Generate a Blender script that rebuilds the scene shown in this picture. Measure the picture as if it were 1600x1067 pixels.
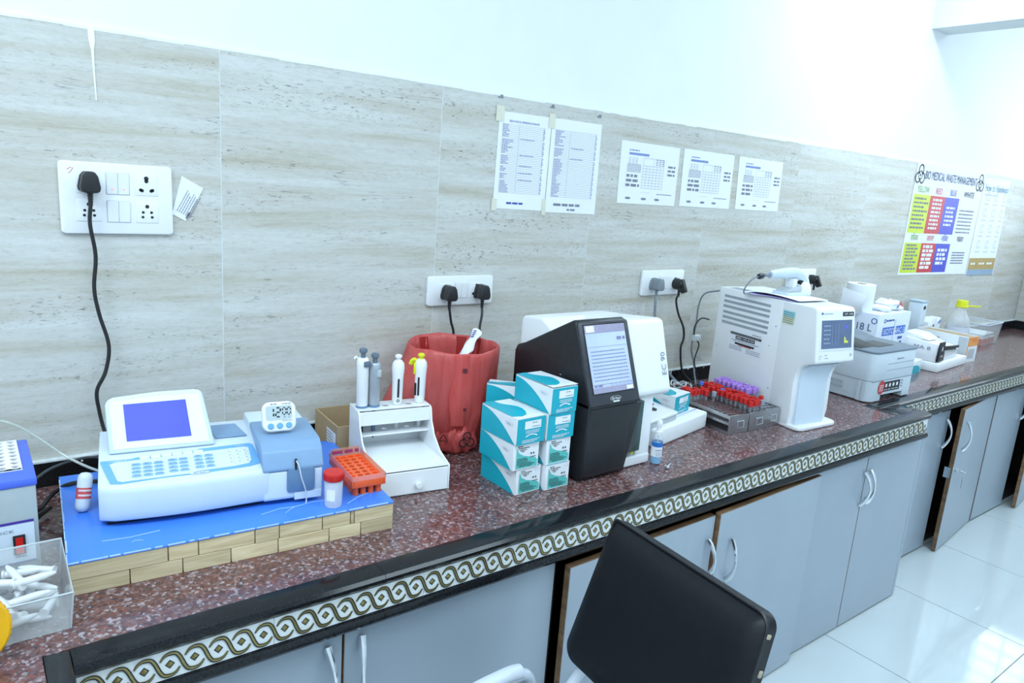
import bpy, bmesh, math, random
from mathutils import Vector, Matrix
from math import sin, cos, pi, radians as rad
random.seed(7)
for o in list(bpy.data.objects): bpy.data.objects.remove(o)
SC = bpy.context.scene
COL = SC.collection
ZC = 0.808                      # height of the worktop above the floor; every z below is relative to the worktop
# ------------------------------------------------------------------ camera
cam = bpy.data.cameras.new('camera'); cam.lens = 25.46748; cam.sensor_width = 36.0; cam.clip_start = 0.02
co = bpy.data.objects.new('camera', cam); COL.objects.link(co)
def rmat(rx, ry, rz):
    return Matrix.Rotation(rz, 3, 'Z') @ Matrix.Rotation(ry, 3, 'Y') @ Matrix.Rotation(rx, 3, 'X')
co.matrix_world = Matrix.Translation((0, -1.82157, 0.74301 + ZC)) @ rmat(1.3525567, -0.0727165, -0.6450398).to_4x4()
SC.camera = co
# ------------------------------------------------------------------ world, lamps, exposure
SC.view_settings.view_transform = 'Standard'; SC.view_settings.look = 'None'
SC.view_settings.gamma = 1.0; SC.view_settings.use_curve_mapping = False
SC.view_settings.exposure = -0.10
wd = bpy.data.worlds.new('daylight'); SC.world = wd; wd.use_nodes = True
bg = wd.node_tree.nodes['Background']; bg.inputs[0].default_value = (0.80, 0.92, 1.0, 1); bg.inputs[1].default_value = 6.5
def area(name, loc, sx, sy, power, col=(0.72, 0.89, 1.0), rot=(0, 0, 0)):
    l = bpy.data.lights.new(name, 'AREA'); l.shape = 'RECTANGLE'; l.size = sx; l.size_y = sy; l.energy = power; l.color = col
    o = bpy.data.objects.new(name, l); COL.objects.link(o); o.location = (loc[0], loc[1], loc[2] + ZC); o.rotation_euler = rot
    return o
area('ceiling_lamp_far', (3.25, -0.75, 2.08), 0.35, 1.1, 27)
area('ceiling_lamp_near', (0.35, -1.75, 2.08), 1.4, 0.8, 33)
area('ceiling_lamp_right', (2.2, -2.6, 2.08), 1.2, 0.8, 32)
area('ceiling_lamp_end', (5.0, -1.3, 2.08), 0.5, 1.2, 22)
area('fill_light_left', (-0.9, -1.3, 2.08), 0.8, 1.2, 38)  # added fill that brightens the left-facing sides, not a real fitting
# ------------------------------------------------------------------ materials
MATS = {}
def pm(name, col, rough=0.45, metal=0.0, var=0.05, scale=40.0, bump=0.0, trans=0.0, ior=1.45, emit=0.0, coat=0.0, alpha=1.0, spec=0.5, stretch=(1, 1, 1)):
    if name in MATS: return MATS[name]
    m = bpy.data.materials.new(name); m.use_nodes = True
    nt = m.node_tree; b = nt.nodes['Principled BSDF']
    N = nt.nodes.new; L = nt.links.new
    tc = N('ShaderNodeTexCoord'); mp = N('ShaderNodeMapping'); mp.inputs['Scale'].default_value = stretch
    L(tc.outputs['Object'], mp.inputs['Vector'])
    no = N('ShaderNodeTexNoise'); no.inputs['Scale'].default_value = scale; no.inputs['Detail'].default_value = 4
    L(mp.outputs[0], no.inputs['Vector'])
    rp = N('ShaderNodeValToRGB'); lo = [max(0, c * (1 - var)) for c in col]; hi = [min(1, c * (1 + var)) for c in col]
    rp.color_ramp.elements[0].position = 0.3; rp.color_ramp.elements[1].position = 0.7
    rp.color_ramp.elements[0].color = (*lo, 1); rp.color_ramp.elements[1].color = (*hi, 1)
    L(no.outputs['Fac'], rp.inputs[0]); L(rp.outputs[0], b.inputs['Base Color'])
    b.inputs['Roughness'].default_value = rough; b.inputs['Metallic'].default_value = metal
    b.inputs['Transmission Weight'].default_value = trans; b.inputs['IOR'].default_value = ior
    b.inputs['Coat Weight'].default_value = coat; b.inputs['Alpha'].default_value = alpha
    b.inputs['Specular IOR Level'].default_value = spec
    if emit > 0:
        L(rp.outputs[0], b.inputs['Emission Color']); b.inputs['Emission Strength'].default_value = emit
    if bump > 0:
        bu = N('ShaderNodeBump'); bu.inputs['Strength'].default_value = bump; bu.inputs['Distance'].default_value = 0.002
        L(no.outputs['Fac'], bu.inputs['Height']); L(bu.outputs[0], b.inputs['Normal'])
    MATS[name] = m
    return m
def s2l(*c):
    return tuple(((x / 255 + 0.055) / 1.055) ** 2.4 if x > 10 else x / 255 / 12.92 for x in c)
def clear(name, tint, mixglossy=0.12, rough=0.05, white=0.0):
    """thin clear plastic: transparent with a little gloss and a little milky diffuse"""
    if name in MATS: return MATS[name]
    m = bpy.data.materials.new(name); m.use_nodes = True; nt = m.node_tree; nt.nodes.clear()
    N = nt.nodes.new; L = nt.links.new
    out = N('ShaderNodeOutputMaterial'); tr = N('ShaderNodeBsdfTransparent'); tr.inputs[0].default_value = (*tint, 1)
    gl = N('ShaderNodeBsdfGlossy'); gl.inputs['Roughness'].default_value = rough
    lw = N('ShaderNodeLayerWeight'); lw.inputs[0].default_value = 0.5; pw_ = N('ShaderNodeMath'); pw_.operation = 'POWER'; pw_.inputs[1].default_value = 4.0; L(lw.outputs['Facing'], pw_.inputs[0]); fr = N('ShaderNodeMath'); fr.operation = 'MULTIPLY_ADD'; fr.inputs[1].default_value = 0.45; fr.inputs[2].default_value = 0.04; L(pw_.outputs[0], fr.inputs[0])
    no = N('ShaderNodeTexNoise'); no.inputs['Scale'].default_value = 25
    m1 = N('ShaderNodeMixShader'); L(fr.outputs[0], m1.inputs[0]); L(tr.outputs[0], m1.inputs[1]); L(gl.outputs[0], m1.inputs[2])
    df = N('ShaderNodeBsdfPrincipled'); df.inputs['Base Color'].default_value = (*[min(1, t * 0.5 + 0.45) for t in tint], 1); df.inputs['Roughness'].default_value = 0.3
    mul = N('ShaderNodeMath'); mul.operation = 'MULTIPLY_ADD'; mul.inputs[1].default_value = white * 0.5; mul.inputs[2].default_value = white * 0.75
    L(no.outputs['Fac'], mul.inputs[0])
    m2 = N('ShaderNodeMixShader'); L(mul.outputs[0], m2.inputs[0]); L(m1.outputs[0], m2.inputs[1]); L(df.outputs[0], m2.inputs[2])
    L(m2.outputs[0], out.inputs[0]); MATS[name] = m
    return m
def travertine():
    m = bpy.data.materials.new('travertine_tile'); m.use_nodes = True; nt = m.node_tree; b = nt.nodes['Principled BSDF']
    N = nt.nodes.new; L = nt.links.new
    tc = N('ShaderNodeTexCoord'); oi = N('ShaderNodeObjectInfo')
    mu = N('ShaderNodeMath'); mu.operation = 'MULTIPLY'; mu.inputs[1].default_value = 7.0; L(oi.outputs['Random'], mu.inputs[0])
    cx = N('ShaderNodeCombineXYZ'); L(mu.outputs[0], cx.inputs[0]); L(mu.outputs[0], cx.inputs[1])
    ad = N('ShaderNodeVectorMath'); ad.operation = 'ADD'; L(tc.outputs['Object'], ad.inputs[0]); L(cx.outputs[0], ad.inputs[1])
    def noise(sc, detail, stretch, dist=0.0, rough=0.6):
        mp = N('ShaderNodeMapping'); mp.inputs['Scale'].default_value = stretch; L(ad.outputs[0], mp.inputs['Vector'])
        n = N('ShaderNodeTexNoise'); n.inputs['Scale'].default_value = sc; n.inputs['Detail'].default_value = detail
        n.inputs['Distortion'].default_value = dist; n.inputs['Roughness'].default_value = rough; L(mp.outputs[0], n.inputs['Vector'])
        return n
    def ramp(src, st):
        r = N('ShaderNodeValToRGB'); e = r.color_ramp.elements
        while len(e) < len(st): e.new(0.5)
        for k, (p, c) in enumerate(st): e[k].position = p; e[k].color = (*c, 1)
        L(src.outputs['Fac'], r.inputs[0]); return r
    def mix(a, bcol, fac, mode='MIX'):
        x = N('ShaderNodeMix'); x.data_type = 'RGBA'; x.blend_type = mode
        if isinstance(fac, float): x.inputs[0].default_value = fac
        else: L(fac, x.inputs[0])
        L(a, x.inputs[6])
        if isinstance(bcol, tuple): x.inputs[7].default_value = (*bcol, 1)
        else: L(bcol, x.inputs[7])
        return x.outputs[2]
    band = noise(1.0, 9, (1.3, 1, 21), 0.25, 0.68)
    r1 = ramp(band, [(0.28, s2l(180, 172, 154)), (0.42, s2l(197, 194, 183)), (0.53, s2l(205, 205, 200)), (0.68, s2l(215, 216, 213))])
    fine = noise(1.0, 9, (38, 1, 150), 0.2, 0.85)
    r2 = ramp(fine, [(0.30, (0.50, 0.47, 0.42)), (0.44, (0.90, 0.89, 0.87)), (0.60, (1, 1, 1))])
    c = mix(r1.outputs[0], r2.outputs[0], 0.75, 'MULTIPLY')
    pit = noise(1.0, 5, (60, 1, 190), 0.4, 0.7)
    zone = noise(1.0, 3, (1.6, 1, 16), 0.3)
    rz = ramp(zone, [(0.47, (0, 0, 0)), (0.58, (1, 1, 1))])
    rp = ramp(pit, [(0.57, (0, 0, 0)), (0.66, (1, 1, 1))])
    mm = N('ShaderNodeMath'); mm.operation = 'MULTIPLY'; L(rz.outputs[0], mm.inputs[0]); L(rp.outputs[0], mm.inputs[1])
    mm2 = N('ShaderNodeMath'); mm2.operation = 'MULTIPLY'; mm2.inputs[1].default_value = 0.8; L(mm.outputs[0], mm2.inputs[0])
    c = mix(c, s2l(92, 88, 84), mm2.outputs[0])
    # a few long dark cracks that follow the bedding
    vein = noise(1.0, 4, (2.0, 1, 30), 0.15)
    rv = ramp(vein, [(0.490, (0, 0, 0)), (0.50, (1, 1, 1)), (0.510, (0, 0, 0))])
    sel = noise(1.0, 4, (7, 1, 10), 0.0)
    rs = ramp(sel, [(0.57, (0, 0, 0)), (0.66, (1, 1, 1))])
    mv = N('ShaderNodeMath'); mv.operation = 'MULTIPLY'; L(rv.outputs[0], mv.inputs[0]); L(rs.outputs[0], mv.inputs[1])
    mv2 = N('ShaderNodeMath'); mv2.operation = 'MULTIPLY'; mv2.inputs[1].default_value = 0.7; L(mv.outputs[0], mv2.inputs[0])
    c = mix(c, s2l(88, 84, 82), mv2.outputs[0])
    L(c, b.inputs['Base Color']); b.inputs['Roughness'].default_value = 0.42; b.inputs['Specular IOR Level'].default_value = 0.35
    return m
def granite(name, tint=1.0):
    m = bpy.data.materials.new(name); m.use_nodes = True; nt = m.node_tree; b = nt.nodes['Principled BSDF']
    N = nt.nodes.new; L = nt.links.new
    tc = N('ShaderNodeTexCoord')
    def ramp(src, st, out=0):
        r = N('ShaderNodeValToRGB'); e = r.color_ramp.elements
        while len(e) < len(st): e.new(0.5)
        for k, (p, c) in enumerate(st): e[k].position = p; e[k].color = (*c, 1)
        L(src, r.inputs[0]); return r.outputs[0]
    v = N('ShaderNodeTexVoronoi'); v.inputs['Scale'].default_value = 190; L(tc.outputs['Object'], v.inputs['Vector'])
    sep = N('ShaderNodeSeparateColor'); L(v.outputs['Color'], sep.inputs[0])
    c1 = ramp(sep.outputs[0], [(0.0, s2l(96, 60, 56)), (0.28, s2l(134, 84, 74)), (0.46, s2l(84, 66, 68)), (0.62, s2l(52, 50, 60)), (0.82, s2l(120, 108, 112)), (0.94, s2l(190, 184, 188))])
    n2 = N('ShaderNodeTexNoise'); n2.inputs['Scale'].default_value = 75; n2.inputs['Detail'].default_value = 5; n2.inputs['Roughness'].default_value = 0.7; L(tc.outputs['Object'], n2.inputs['Vector'])
    c2 = ramp(n2.outputs['Fac'], [(0.36, s2l(42, 42, 52)), (0.45, s2l(100, 64, 60)), (0.55, s2l(128, 84, 76)), (0.66, s2l(176, 168, 172))])
    x = N('ShaderNodeMix'); x.data_type = 'RGBA'; x.inputs[0].default_value = 0.45; L(c1, x.inputs[6]); L(c2, x.inputs[7])
    n3 = N('ShaderNodeTexNoise'); n3.inputs['Scale'].default_value = 7; n3.inputs['Detail'].default_value = 3; L(tc.outputs['Object'], n3.inputs['Vector'])
    c3 = ramp(n3.outputs['Fac'], [(0.35, (0.78, 0.74, 0.78)), (0.65, (1, 1, 1))])
    y = N('ShaderNodeMix'); y.data_type = 'RGBA'; y.blend_type = 'MULTIPLY'; y.inputs[0].default_value = 0.8; L(x.outputs[2], y.inputs[6]); L(c3, y.inputs[7])
    L(y.outputs[2], b.inputs['Base Color']); b.inputs['Roughness'].default_value = 0.16; b.inputs['Coat Weight'].default_value = 0.15; b.inputs['Coat Roughness'].default_value = 0.08
    return m
def woodmat(name, a, c, scale=6, stretch=(1, 1, 14), rough=0.6):
    if name in MATS: return MATS[name]
    m = bpy.data.materials.new(name); m.use_nodes = True; nt = m.node_tree; b = nt.nodes['Principled BSDF']
    N = nt.nodes.new; L = nt.links.new
    tc = N('ShaderNodeTexCoord'); oi = N('ShaderNodeObjectInfo'); ad = N('ShaderNodeVectorMath'); ad.operation = 'ADD'
    cx = N('ShaderNodeCombineXYZ'); mu = N('ShaderNodeMath'); mu.operation = 'MULTIPLY'; mu.inputs[1].default_value = 9
    L(oi.outputs['Random'], mu.inputs[0]); [L(mu.outputs[0], cx.inputs[k]) for k in range(3)]
    L(tc.outputs['Object'], ad.inputs[0]); L(cx.outputs[0], ad.inputs[1])
    mp = N('ShaderNodeMapping'); mp.inputs['Scale'].default_value = stretch; L(ad.outputs[0], mp.inputs['Vector'])
    no = N('ShaderNodeTexNoise'); no.inputs['Scale'].default_value = scale; no.inputs['Detail'].default_value = 5; no.inputs['Distortion'].default_value = 1.2; L(mp.outputs[0], no.inputs['Vector'])
    rp = N('ShaderNodeValToRGB'); rp.color_ramp.elements[0].position = 0.3; rp.color_ramp.elements[1].position = 0.72
    rp.color_ramp.elements[0].color = (*a, 1); rp.color_ramp.elements[1].color = (*c, 1); L(no.outputs['Fac'], rp.inputs[0])
    hs = N('ShaderNodeHueSaturation'); L(rp.outputs[0], hs.inputs['Color']); ma = N('ShaderNodeMath'); ma.operation = 'MULTIPLY_ADD'; ma.inputs[1].default_value = 0.3; ma.inputs[2].default_value = 0.85
    L(oi.outputs['Random'], ma.inputs[0]); L(ma.outputs[0], hs.inputs['Value'])
    L(hs.outputs[0], b.inputs['Base Color']); b.inputs['Roughness'].default_value = rough
    MATS[name] = m; return m
WHITE = s2l(236, 238, 240)
m_wall = pm('painted_wall', s2l(236, 240, 243), 0.7, var=0.015, scale=6, bump=0.05)
m_ceil = pm('painted_ceiling', s2l(235, 238, 240), 0.8, var=0.02, scale=5)
m_beam = pm('painted_beam', s2l(214, 220, 220), 0.75, var=0.02, scale=6)
m_tile = travertine(); m_gran = granite('red_granite')
m_grout = pm('white_grout', s2l(214, 220, 222), 0.85, var=0.1, scale=60)
m_black = pm('black_granite', (0.010, 0.011, 0.013), 0.12, var=0.5, scale=300, spec=0.35)
m_blk = pm('black_plastic', (0.013, 0.014, 0.017), 0.38, var=0.2, scale=60)
m_blk2 = pm('charcoal_plastic', (0.035, 0.038, 0.047), 0.32, var=0.15, scale=60)
m_wht = pm('white_plastic', WHITE, 0.32, var=0.012, scale=20)
m_wht2 = pm('cool_white_plastic', s2l(210, 223, 236), 0.35, var=0.015, scale=20)
m_acr = pm('white_acrylic', s2l(240, 243, 246), 0.14, var=0.01, scale=20)
m_lam = pm('grey_blue_laminate', s2l(160, 172, 184), 0.3, var=0.03, scale=5)
m_edge = woodmat('brown_door_edge', s2l(92, 66, 44), s2l(136, 104, 74), 10, (1, 1, 3))
m_dark = pm('dark_carcass', s2l(46, 40, 38), 0.7, var=0.15)
m_chr = pm('chrome', (0.75, 0.77, 0.8), 0.14, 1.0, var=0.03)
m_steel = pm('brushed_steel', (0.52, 0.52, 0.53), 0.3, 1.0, var=0.12, scale=30, stretch=(1, 1, 20))
m_ft = pm('floor_tile_vitrified', s2l(200, 209, 212), 0.06, var=0.02, scale=3, coat=0.2)
m_ptile = pm('border_tile_white', s2l(226, 230, 230), 0.25, var=0.02, scale=20)
m_gold = pm('gold_motif', s2l(150, 138, 84), 0.28, 0.55, var=0.25, scale=50)
m_ink = pm('black_ink', (0.02, 0.02, 0.024), 0.6, var=0.05)
m_gink = pm('grey_ink', s2l(128, 132, 148), 0.7, var=0.05)
m_bink = pm('blue_ink', s2l(60, 84, 160), 0.6, var=0.05)
m_paper = pm('white_paper', s2l(236, 239, 245), 0.75, var=0.01, scale=15)
m_teal = pm('teal_print', s2l(20, 170, 190), 0.4, var=0.04, scale=12)
m_teal2 = pm('pale_teal_print', s2l(96, 196, 190), 0.4, var=0.05, scale=12)
m_card = pm('white_carton', s2l(236, 240, 244), 0.4, var=0.01, scale=12)
m_kraft = pm('kraft_cardboard', s2l(176, 152, 118), 0.8, var=0.06, scale=25)
m_blue = pm('blue_laminate', s2l(70, 132, 232), 0.25, var=0.04, scale=8)
m_bluem = pm('blue_metal_paint', s2l(80, 110, 222), 0.35, var=0.03)
m_grey = pm('grey_metal_paint', s2l(168, 178, 182), 0.4, var=0.03)
m_lgrey = pm('light_grey_plastic', s2l(186, 194, 200), 0.4, var=0.03)
m_bgrey = pm('blue_grey_plastic', s2l(128, 160, 194), 0.4, var=0.025)
m_bgrey2 = pm('deep_blue_grey_plastic', s2l(100, 130, 164), 0.35, var=0.03)
m_pblue = pm('keypad_blue', s2l(112, 172, 226), 0.4, var=0.02)
m_key = pm('key_blue', s2l(140, 186, 234), 0.45, var=0.03)
m_keyw = pm('key_white', s2l(226, 234, 240), 0.45, var=0.02)
m_lcd = pm('blue_lcd', s2l(92, 100, 206), 0.2, var=0.06, scale=9, emit=0.12)
m_lcdg = pm('grey_lcd', s2l(190, 204, 206), 0.25, var=0.03)
m_red = pm('red_plastic', s2l(206, 40, 36), 0.35, var=0.05)
m_redb = pm('red_switch', s2l(190, 24, 20), 0.3, var=0.05, emit=0.15)
m_orange = pm('orange_plastic', s2l(240, 96, 44), 0.35, var=0.05)
m_yel = pm('yellow_plastic', s2l(226, 226, 40), 0.35, var=0.04)
m_purple = pm('purple_cap', s2l(186, 140, 226), 0.4, var=0.08)
m_bluecap = pm('blue_cap', s2l(90, 120, 220), 0.4, var=0.05)
m_greycap = pm('grey_cap', s2l(150, 160, 172), 0.4, var=0.05)
m_wood = woodmat('pale_pine', s2l(190, 168, 130), s2l(224, 206, 170), 4, (1.6, 8, 18))
m_leather = pm('black_leatherette', (0.007, 0.008, 0.011), 0.40, var=0.1, scale=60, bump=0.06, spec=0.3)
m_wtube = pm('white_painted_tube', s2l(206, 214, 224), 0.3, var=0.03)
m_foam = pm('white_foam', s2l(238, 241, 243), 0.75, var=0.03, scale=90, bump=0.1)
m_cable = pm('black_cable', (0.018, 0.018, 0.02), 0.45, var=0.1)
m_gcable = pm('grey_cable', s2l(128, 138, 146), 0.5, var=0.05)
m_wcable = pm('white_cable', s2l(206, 212, 216), 0.5, var=0.05)
m_clear = clear('clear_plastic', (0.97, 0.985, 0.99), white=0.16)
m_frost = clear('frosted_plastic', (0.93, 0.95, 0.97), white=0.5)
m_glass = clear('window_glass', (0.97, 0.99, 1.0), white=0.0)
m_tube = clear('tube_glass', (0.9, 0.93, 0.95), white=0.12)
m_rim = pm('clear_plastic_rim', s2l(190, 198, 204), 0.25, var=0.04)
m_blueliq = clear('blue_liquid', (0.35, 0.72, 0.95), white=0.3)
m_tealglass = clear('dark_teal_glass', (0.10, 0.28, 0.28), white=0.10)
m_bag = clear('red_bag_film', (0.72, 0.03, 0.03), rough=0.2, white=0.62)
def bagmat():
    m = bpy.data.materials.new('red_polythene'); m.use_nodes = True; nt = m.node_tree; b = nt.nodes['Principled BSDF']
    N = nt.nodes.new; L = nt.links.new
    tc = N('ShaderNodeTexCoord'); mp = N('ShaderNodeMapping'); mp.inputs['Scale'].default_value = (14, 14, 2.5); L(tc.outputs['Object'], mp.inputs[0])
    no = N('ShaderNodeTexNoise'); no.inputs['Scale'].default_value = 3; no.inputs['Detail'].default_value = 4; no.inputs['Distortion'].default_value = 0.6; L(mp.outputs[0], no.inputs['Vector'])
    rp = N('ShaderNodeValToRGB'); rp.color_ramp.elements[0].color = (*s2l(228, 84, 82), 1); rp.color_ramp.elements[1].color = (*s2l(248, 134, 128), 1); L(no.outputs[0], rp.inputs[0])
    L(rp.outputs[0], b.inputs['Base Color']); b.inputs['Roughness'].default_value = 0.28
    bu = N('ShaderNodeBump'); bu.inputs['Strength'].default_value = 0.7; bu.inputs['Distance'].default_value = 0.006; L(no.outputs[0], bu.inputs['Height']); L(bu.outputs[0], b.inputs['Normal'])
    tl = N('ShaderNodeBsdfTranslucent'); L(rp.outputs[0], tl.inputs[0]); mx = N('ShaderNodeMixShader'); mx.inputs[0].default_value = 0.42
    L(b.outputs[0], mx.inputs[1]); L(tl.outputs[0], mx.inputs[2]); L(mx.outputs[0], nt.nodes['Material Output'].inputs[0])
    return m
m_bag = bagmat()
# ------------------------------------------------------------------ mesh helpers
class MB:
    def __init__(s): s.v = []; s.f = []; s.m = []; s.k = 0
    def mat(s, k): s.k = k; return s
    def add(s, vs, fs):
        n = len(s.v); s.v += [tuple(v) for v in vs]; s.f += [tuple(i + n for i in f) for f in fs]; s.m += [s.k] * len(fs); return s
    def box(s, x0, x1, y0, y1, z0, z1):
        vs = [(x, y, z) for x in (x0, x1) for y in (y0, y1) for z in (z0, z1)]
        return s.add(vs, [(0, 1, 3, 2), (4, 6, 7, 5), (0, 4, 5, 1), (2, 3, 7, 6), (0, 2, 6, 4), (1, 5, 7, 3)])
    def obox(s, c, ex, ey, ez, hx, hy, hz):
        c = Vector(c); ex = Vector(ex).normalized() * hx; ey = Vector(ey).normalized() * hy; ez = Vector(ez).normalized() * hz
        vs = [c + ex * a + ey * b + ez * d for a in (-1, 1) for b in (-1, 1) for d in (-1, 1)]
        return s.add(vs, [(0, 1, 3, 2), (4, 6, 7, 5), (0, 4, 5, 1), (2, 3, 7, 6), (0, 2, 6, 4), (1, 5, 7, 3)])
    def prism(s, pts, axis, a, b):
        """closed polygon extruded along an axis; pts are the other two coordinates in order"""
        def P(q, t): return {'x': (t, q[0], q[1]), 'y': (q[0], t, q[1]), 'z': (q[0], q[1], t)}[axis]
        n = len(pts); vs = [P(q, a) for q in pts] + [P(q, b) for q in pts]
        fs = [tuple(range(n))[::-1], tuple(range(n, 2 * n))] + [(i, (i + 1) % n, n + (i + 1) % n, n + i) for i in range(n)]
        return s.add(vs, fs)
    def lathe(s, prof, n=24, c=(0, 0, 0), cap0=True, cap1=True, ax=None):
        c = Vector(c)
        if ax is None: e1, e2, e3 = Vector((1, 0, 0)), Vector((0, 1, 0)), Vector((0, 0, 1))
        else:
            e3 = Vector(ax).normalized(); e1 = e3.orthogonal().normalized(); e2 = e3.cross(e1)
        vs = []; fs = []
        for r, z in prof:
            for k in range(n):
                t = 2 * pi * k / n; vs.append(c + e1 * (r * cos(t)) + e2 * (r * sin(t)) + e3 * z)
        for i in range(len(prof) - 1):
            for k in range(n):
                k2 = (k + 1) % n; fs.append((i * n + k, i * n + k2, (i + 1) * n + k2, (i + 1) * n + k))
        if cap0: fs.append(tuple(range(n))[::-1])
        if cap1: fs.append(tuple(range((len(prof) - 1) * n, len(prof) * n)))
        return s.add(vs, fs)
    def cyl(s, c, r, h, n=20, ax=None): return s.lathe([(r, 0), (r, h)], n, c, ax=ax)
    def tube(s, pts, r, n=8, taper=None, cap=True, flat=1.0):
        P = [Vector(p) for p in pts]; vs = []; fs = []; up = None
        for i, p in enumerate(P):
            t = (P[min(i + 1, len(P) - 1)] - P[max(i - 1, 0)]).normalized()
            if up is None: up = t.orthogonal().normalized()
            up = (up - t * up.dot(t)).normalized(); sd = t.cross(up)
            rr = r * (taper[i] if taper else 1)
            for k in range(n):
                a = 2 * pi * k / n; vs.append(p + up * (rr * cos(a)) + sd * (rr * sin(a) * flat))
        for i in range(len(P) - 1):
            for k in range(n):
                k2 = (k + 1) % n; fs.append((i * n + k, i * n + k2, (i + 1) * n + k2, (i + 1) * n + k))
        if cap: fs += [tuple(range(n))[::-1], tuple(range((len(P) - 1) * n, len(P) * n))]
        return s.add(vs, fs)
    def poly(s, o, ex, ey, pts):
        o, ex, ey = Vector(o), Vector(ex), Vector(ey)
        return s.add([o + ex * u + ey * v for u, v in pts], [tuple(range(len(pts)))])
    def rect(s, o, ex, ey, u0, v0, u1, v1): return s.poly(o, ex, ey, [(u0, v0), (u1, v0), (u1, v1), (u0, v1)])
    def disc(s, o, ex, ey, u, v, r, n=16, rv=None):
        return s.poly(o, ex, ey, [(u + r * cos(2 * pi * k / n), v + (rv or r) * sin(2 * pi * k / n)) for k in range(n)])
    def ring(s, o, ex, ey, u, v, r, w, n=24, a0=0, a1=2 * pi, rv=None):
        o, ex, ey = Vector(o), Vector(ex), Vector(ey); vs = []; q = (rv or r) / r
        for k in range(n + 1):
            t = a0 + (a1 - a0) * k / n
            for rr in (r - w / 2, r + w / 2): vs.append(o + ex * (u + rr * cos(t)) + ey * (v + (rr * q) * sin(t)))
        return s.add(vs, [(2 * k, 2 * k + 1, 2 * k + 3, 2 * k + 2) for k in range(n)])
    def holed(s, x0, y0, nx, ny, cx, cy, r, z, depth, m=8):
        """a plate of nx by ny cells, each with a round hole that has a wall"""
        c_ = math.atan2(cy, cx); an = sorted([0, pi / 2, pi, 3 * pi / 2, c_, pi - c_, pi + c_, 2 * pi - c_] + ([c_ / 2, (c_ + pi / 2) / 2, pi - c_ / 2, (pi / 2 + pi - c_) / 2, pi + c_ / 2, (pi + c_ + 1.5 * pi) / 2, 2 * pi - c_ / 2, (3.5 * pi - c_) / 2] if m > 8 else []))
        m = len(an)
        for i in range(nx):
            for j in range(ny):
                ox, oy = x0 + (i + .5) * cx, y0 + (j + .5) * cy; vs = []; fs = []
                for t in an:
                    d = max(abs(cos(t)) / (cx / 2), abs(sin(t)) / (cy / 2))
                    vs += [(ox + cos(t) / d, oy + sin(t) / d, z), (ox + r * cos(t), oy + r * sin(t), z), (ox + r * cos(t), oy + r * sin(t), z - depth)]
                for k in range(m):
                    a, b = 3 * k, 3 * ((k + 1) % m); fs += [(a, b, b + 1, a + 1), (a + 1, b + 1, b + 2, a + 2)]
                s.add(vs, fs)
        return s
    def mesh(s, name, mats, bevel=0.0, seg=2, smooth=True, angle=40, weld=False):
        me = bpy.data.meshes.new(name); me.from_pydata(s.v, [], s.f)
        if isinstance(mats, (list, tuple)):
            for m in mats: me.materials.append(m)
            for p, k in zip(me.polygons, s.m): p.material_index = k
        else: me.materials.append(mats)
        bm = bmesh.new(); bm.from_mesh(me)
        if weld: bmesh.ops.remove_doubles(bm, verts=bm.verts, dist=1e-5)
        bmesh.ops.recalc_face_normals(bm, faces=bm.faces)
        if bevel > 0:
            es = [e for e in bm.edges if len(e.link_faces) == 2 and e.calc_face_angle(0) > rad(25)]
            bmesh.ops.bevel(bm, geom=es, offset=bevel, segments=seg, affect='EDGES', profile=0.5, clamp_overlap=True)
        bm.to_mesh(me); bm.free()
        if smooth:
            me.polygons.foreach_set('use_smooth', [True] * len(me.polygons)); me.set_sharp_from_angle(angle=rad(angle))
        return me
    def build(s, name, mats, parent=None, bevel=0.0, seg=2, smooth=True, loc=None, angle=40, weld=False, label=None, stuff=False):
        o = bpy.data.objects.new(name, s.mesh(name, mats, bevel, seg, smooth, angle, weld)); COL.objects.link(o)
        if parent: o.parent = parent
        if loc: o.location = loc
        if label: o['label'] = label
        if stuff: o['kind'] = 'stuff'
        return o
def thing(name, label, cat, loc=(0, 0, 0), rz=0.0, group=None):
    o = bpy.data.objects.new(name, None); COL.objects.link(o); o.empty_display_size = 0.03
    o.location = (loc[0], loc[1], loc[2] + ZC); o.rotation_euler = (0, 0, rz)
    o['label'] = label; o['category'] = cat
    if group: o['group'] = group
    return o
def tag(o, label, cat, loc=(0, 0, 0), rz=0.0, group=None):
    o.location = (loc[0], loc[1], loc[2] + ZC); o.rotation_euler = (0, 0, rz); o['label'] = label; o['category'] = cat
    if group: o['group'] = group
    return o
def struct(o): o['kind'] = 'structure'; o.location.z += ZC; return o
def dup(root, loc, rz=None, label=None, group=None):
    r = root.copy(); COL.objects.link(r); r.location = (loc[0], loc[1], loc[2] + ZC)
    if rz is not None: r.rotation_euler = (0, 0, rz)
    if label: r['label'] = label
    if group: r['group'] = group
    for ch in list(root.children):
        c = ch.copy(); COL.objects.link(c); c.parent = r
        for g in list(ch.children):
            d = g.copy(); COL.objects.link(d); d.parent = c
    return r
def child(me, name, parent, loc=(0, 0, 0), rot=None):
    o = bpy.data.objects.new(name, me); COL.objects.link(o); o.parent = parent; o.location = loc
    if rot: o.rotation_euler = rot
    return o
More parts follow.
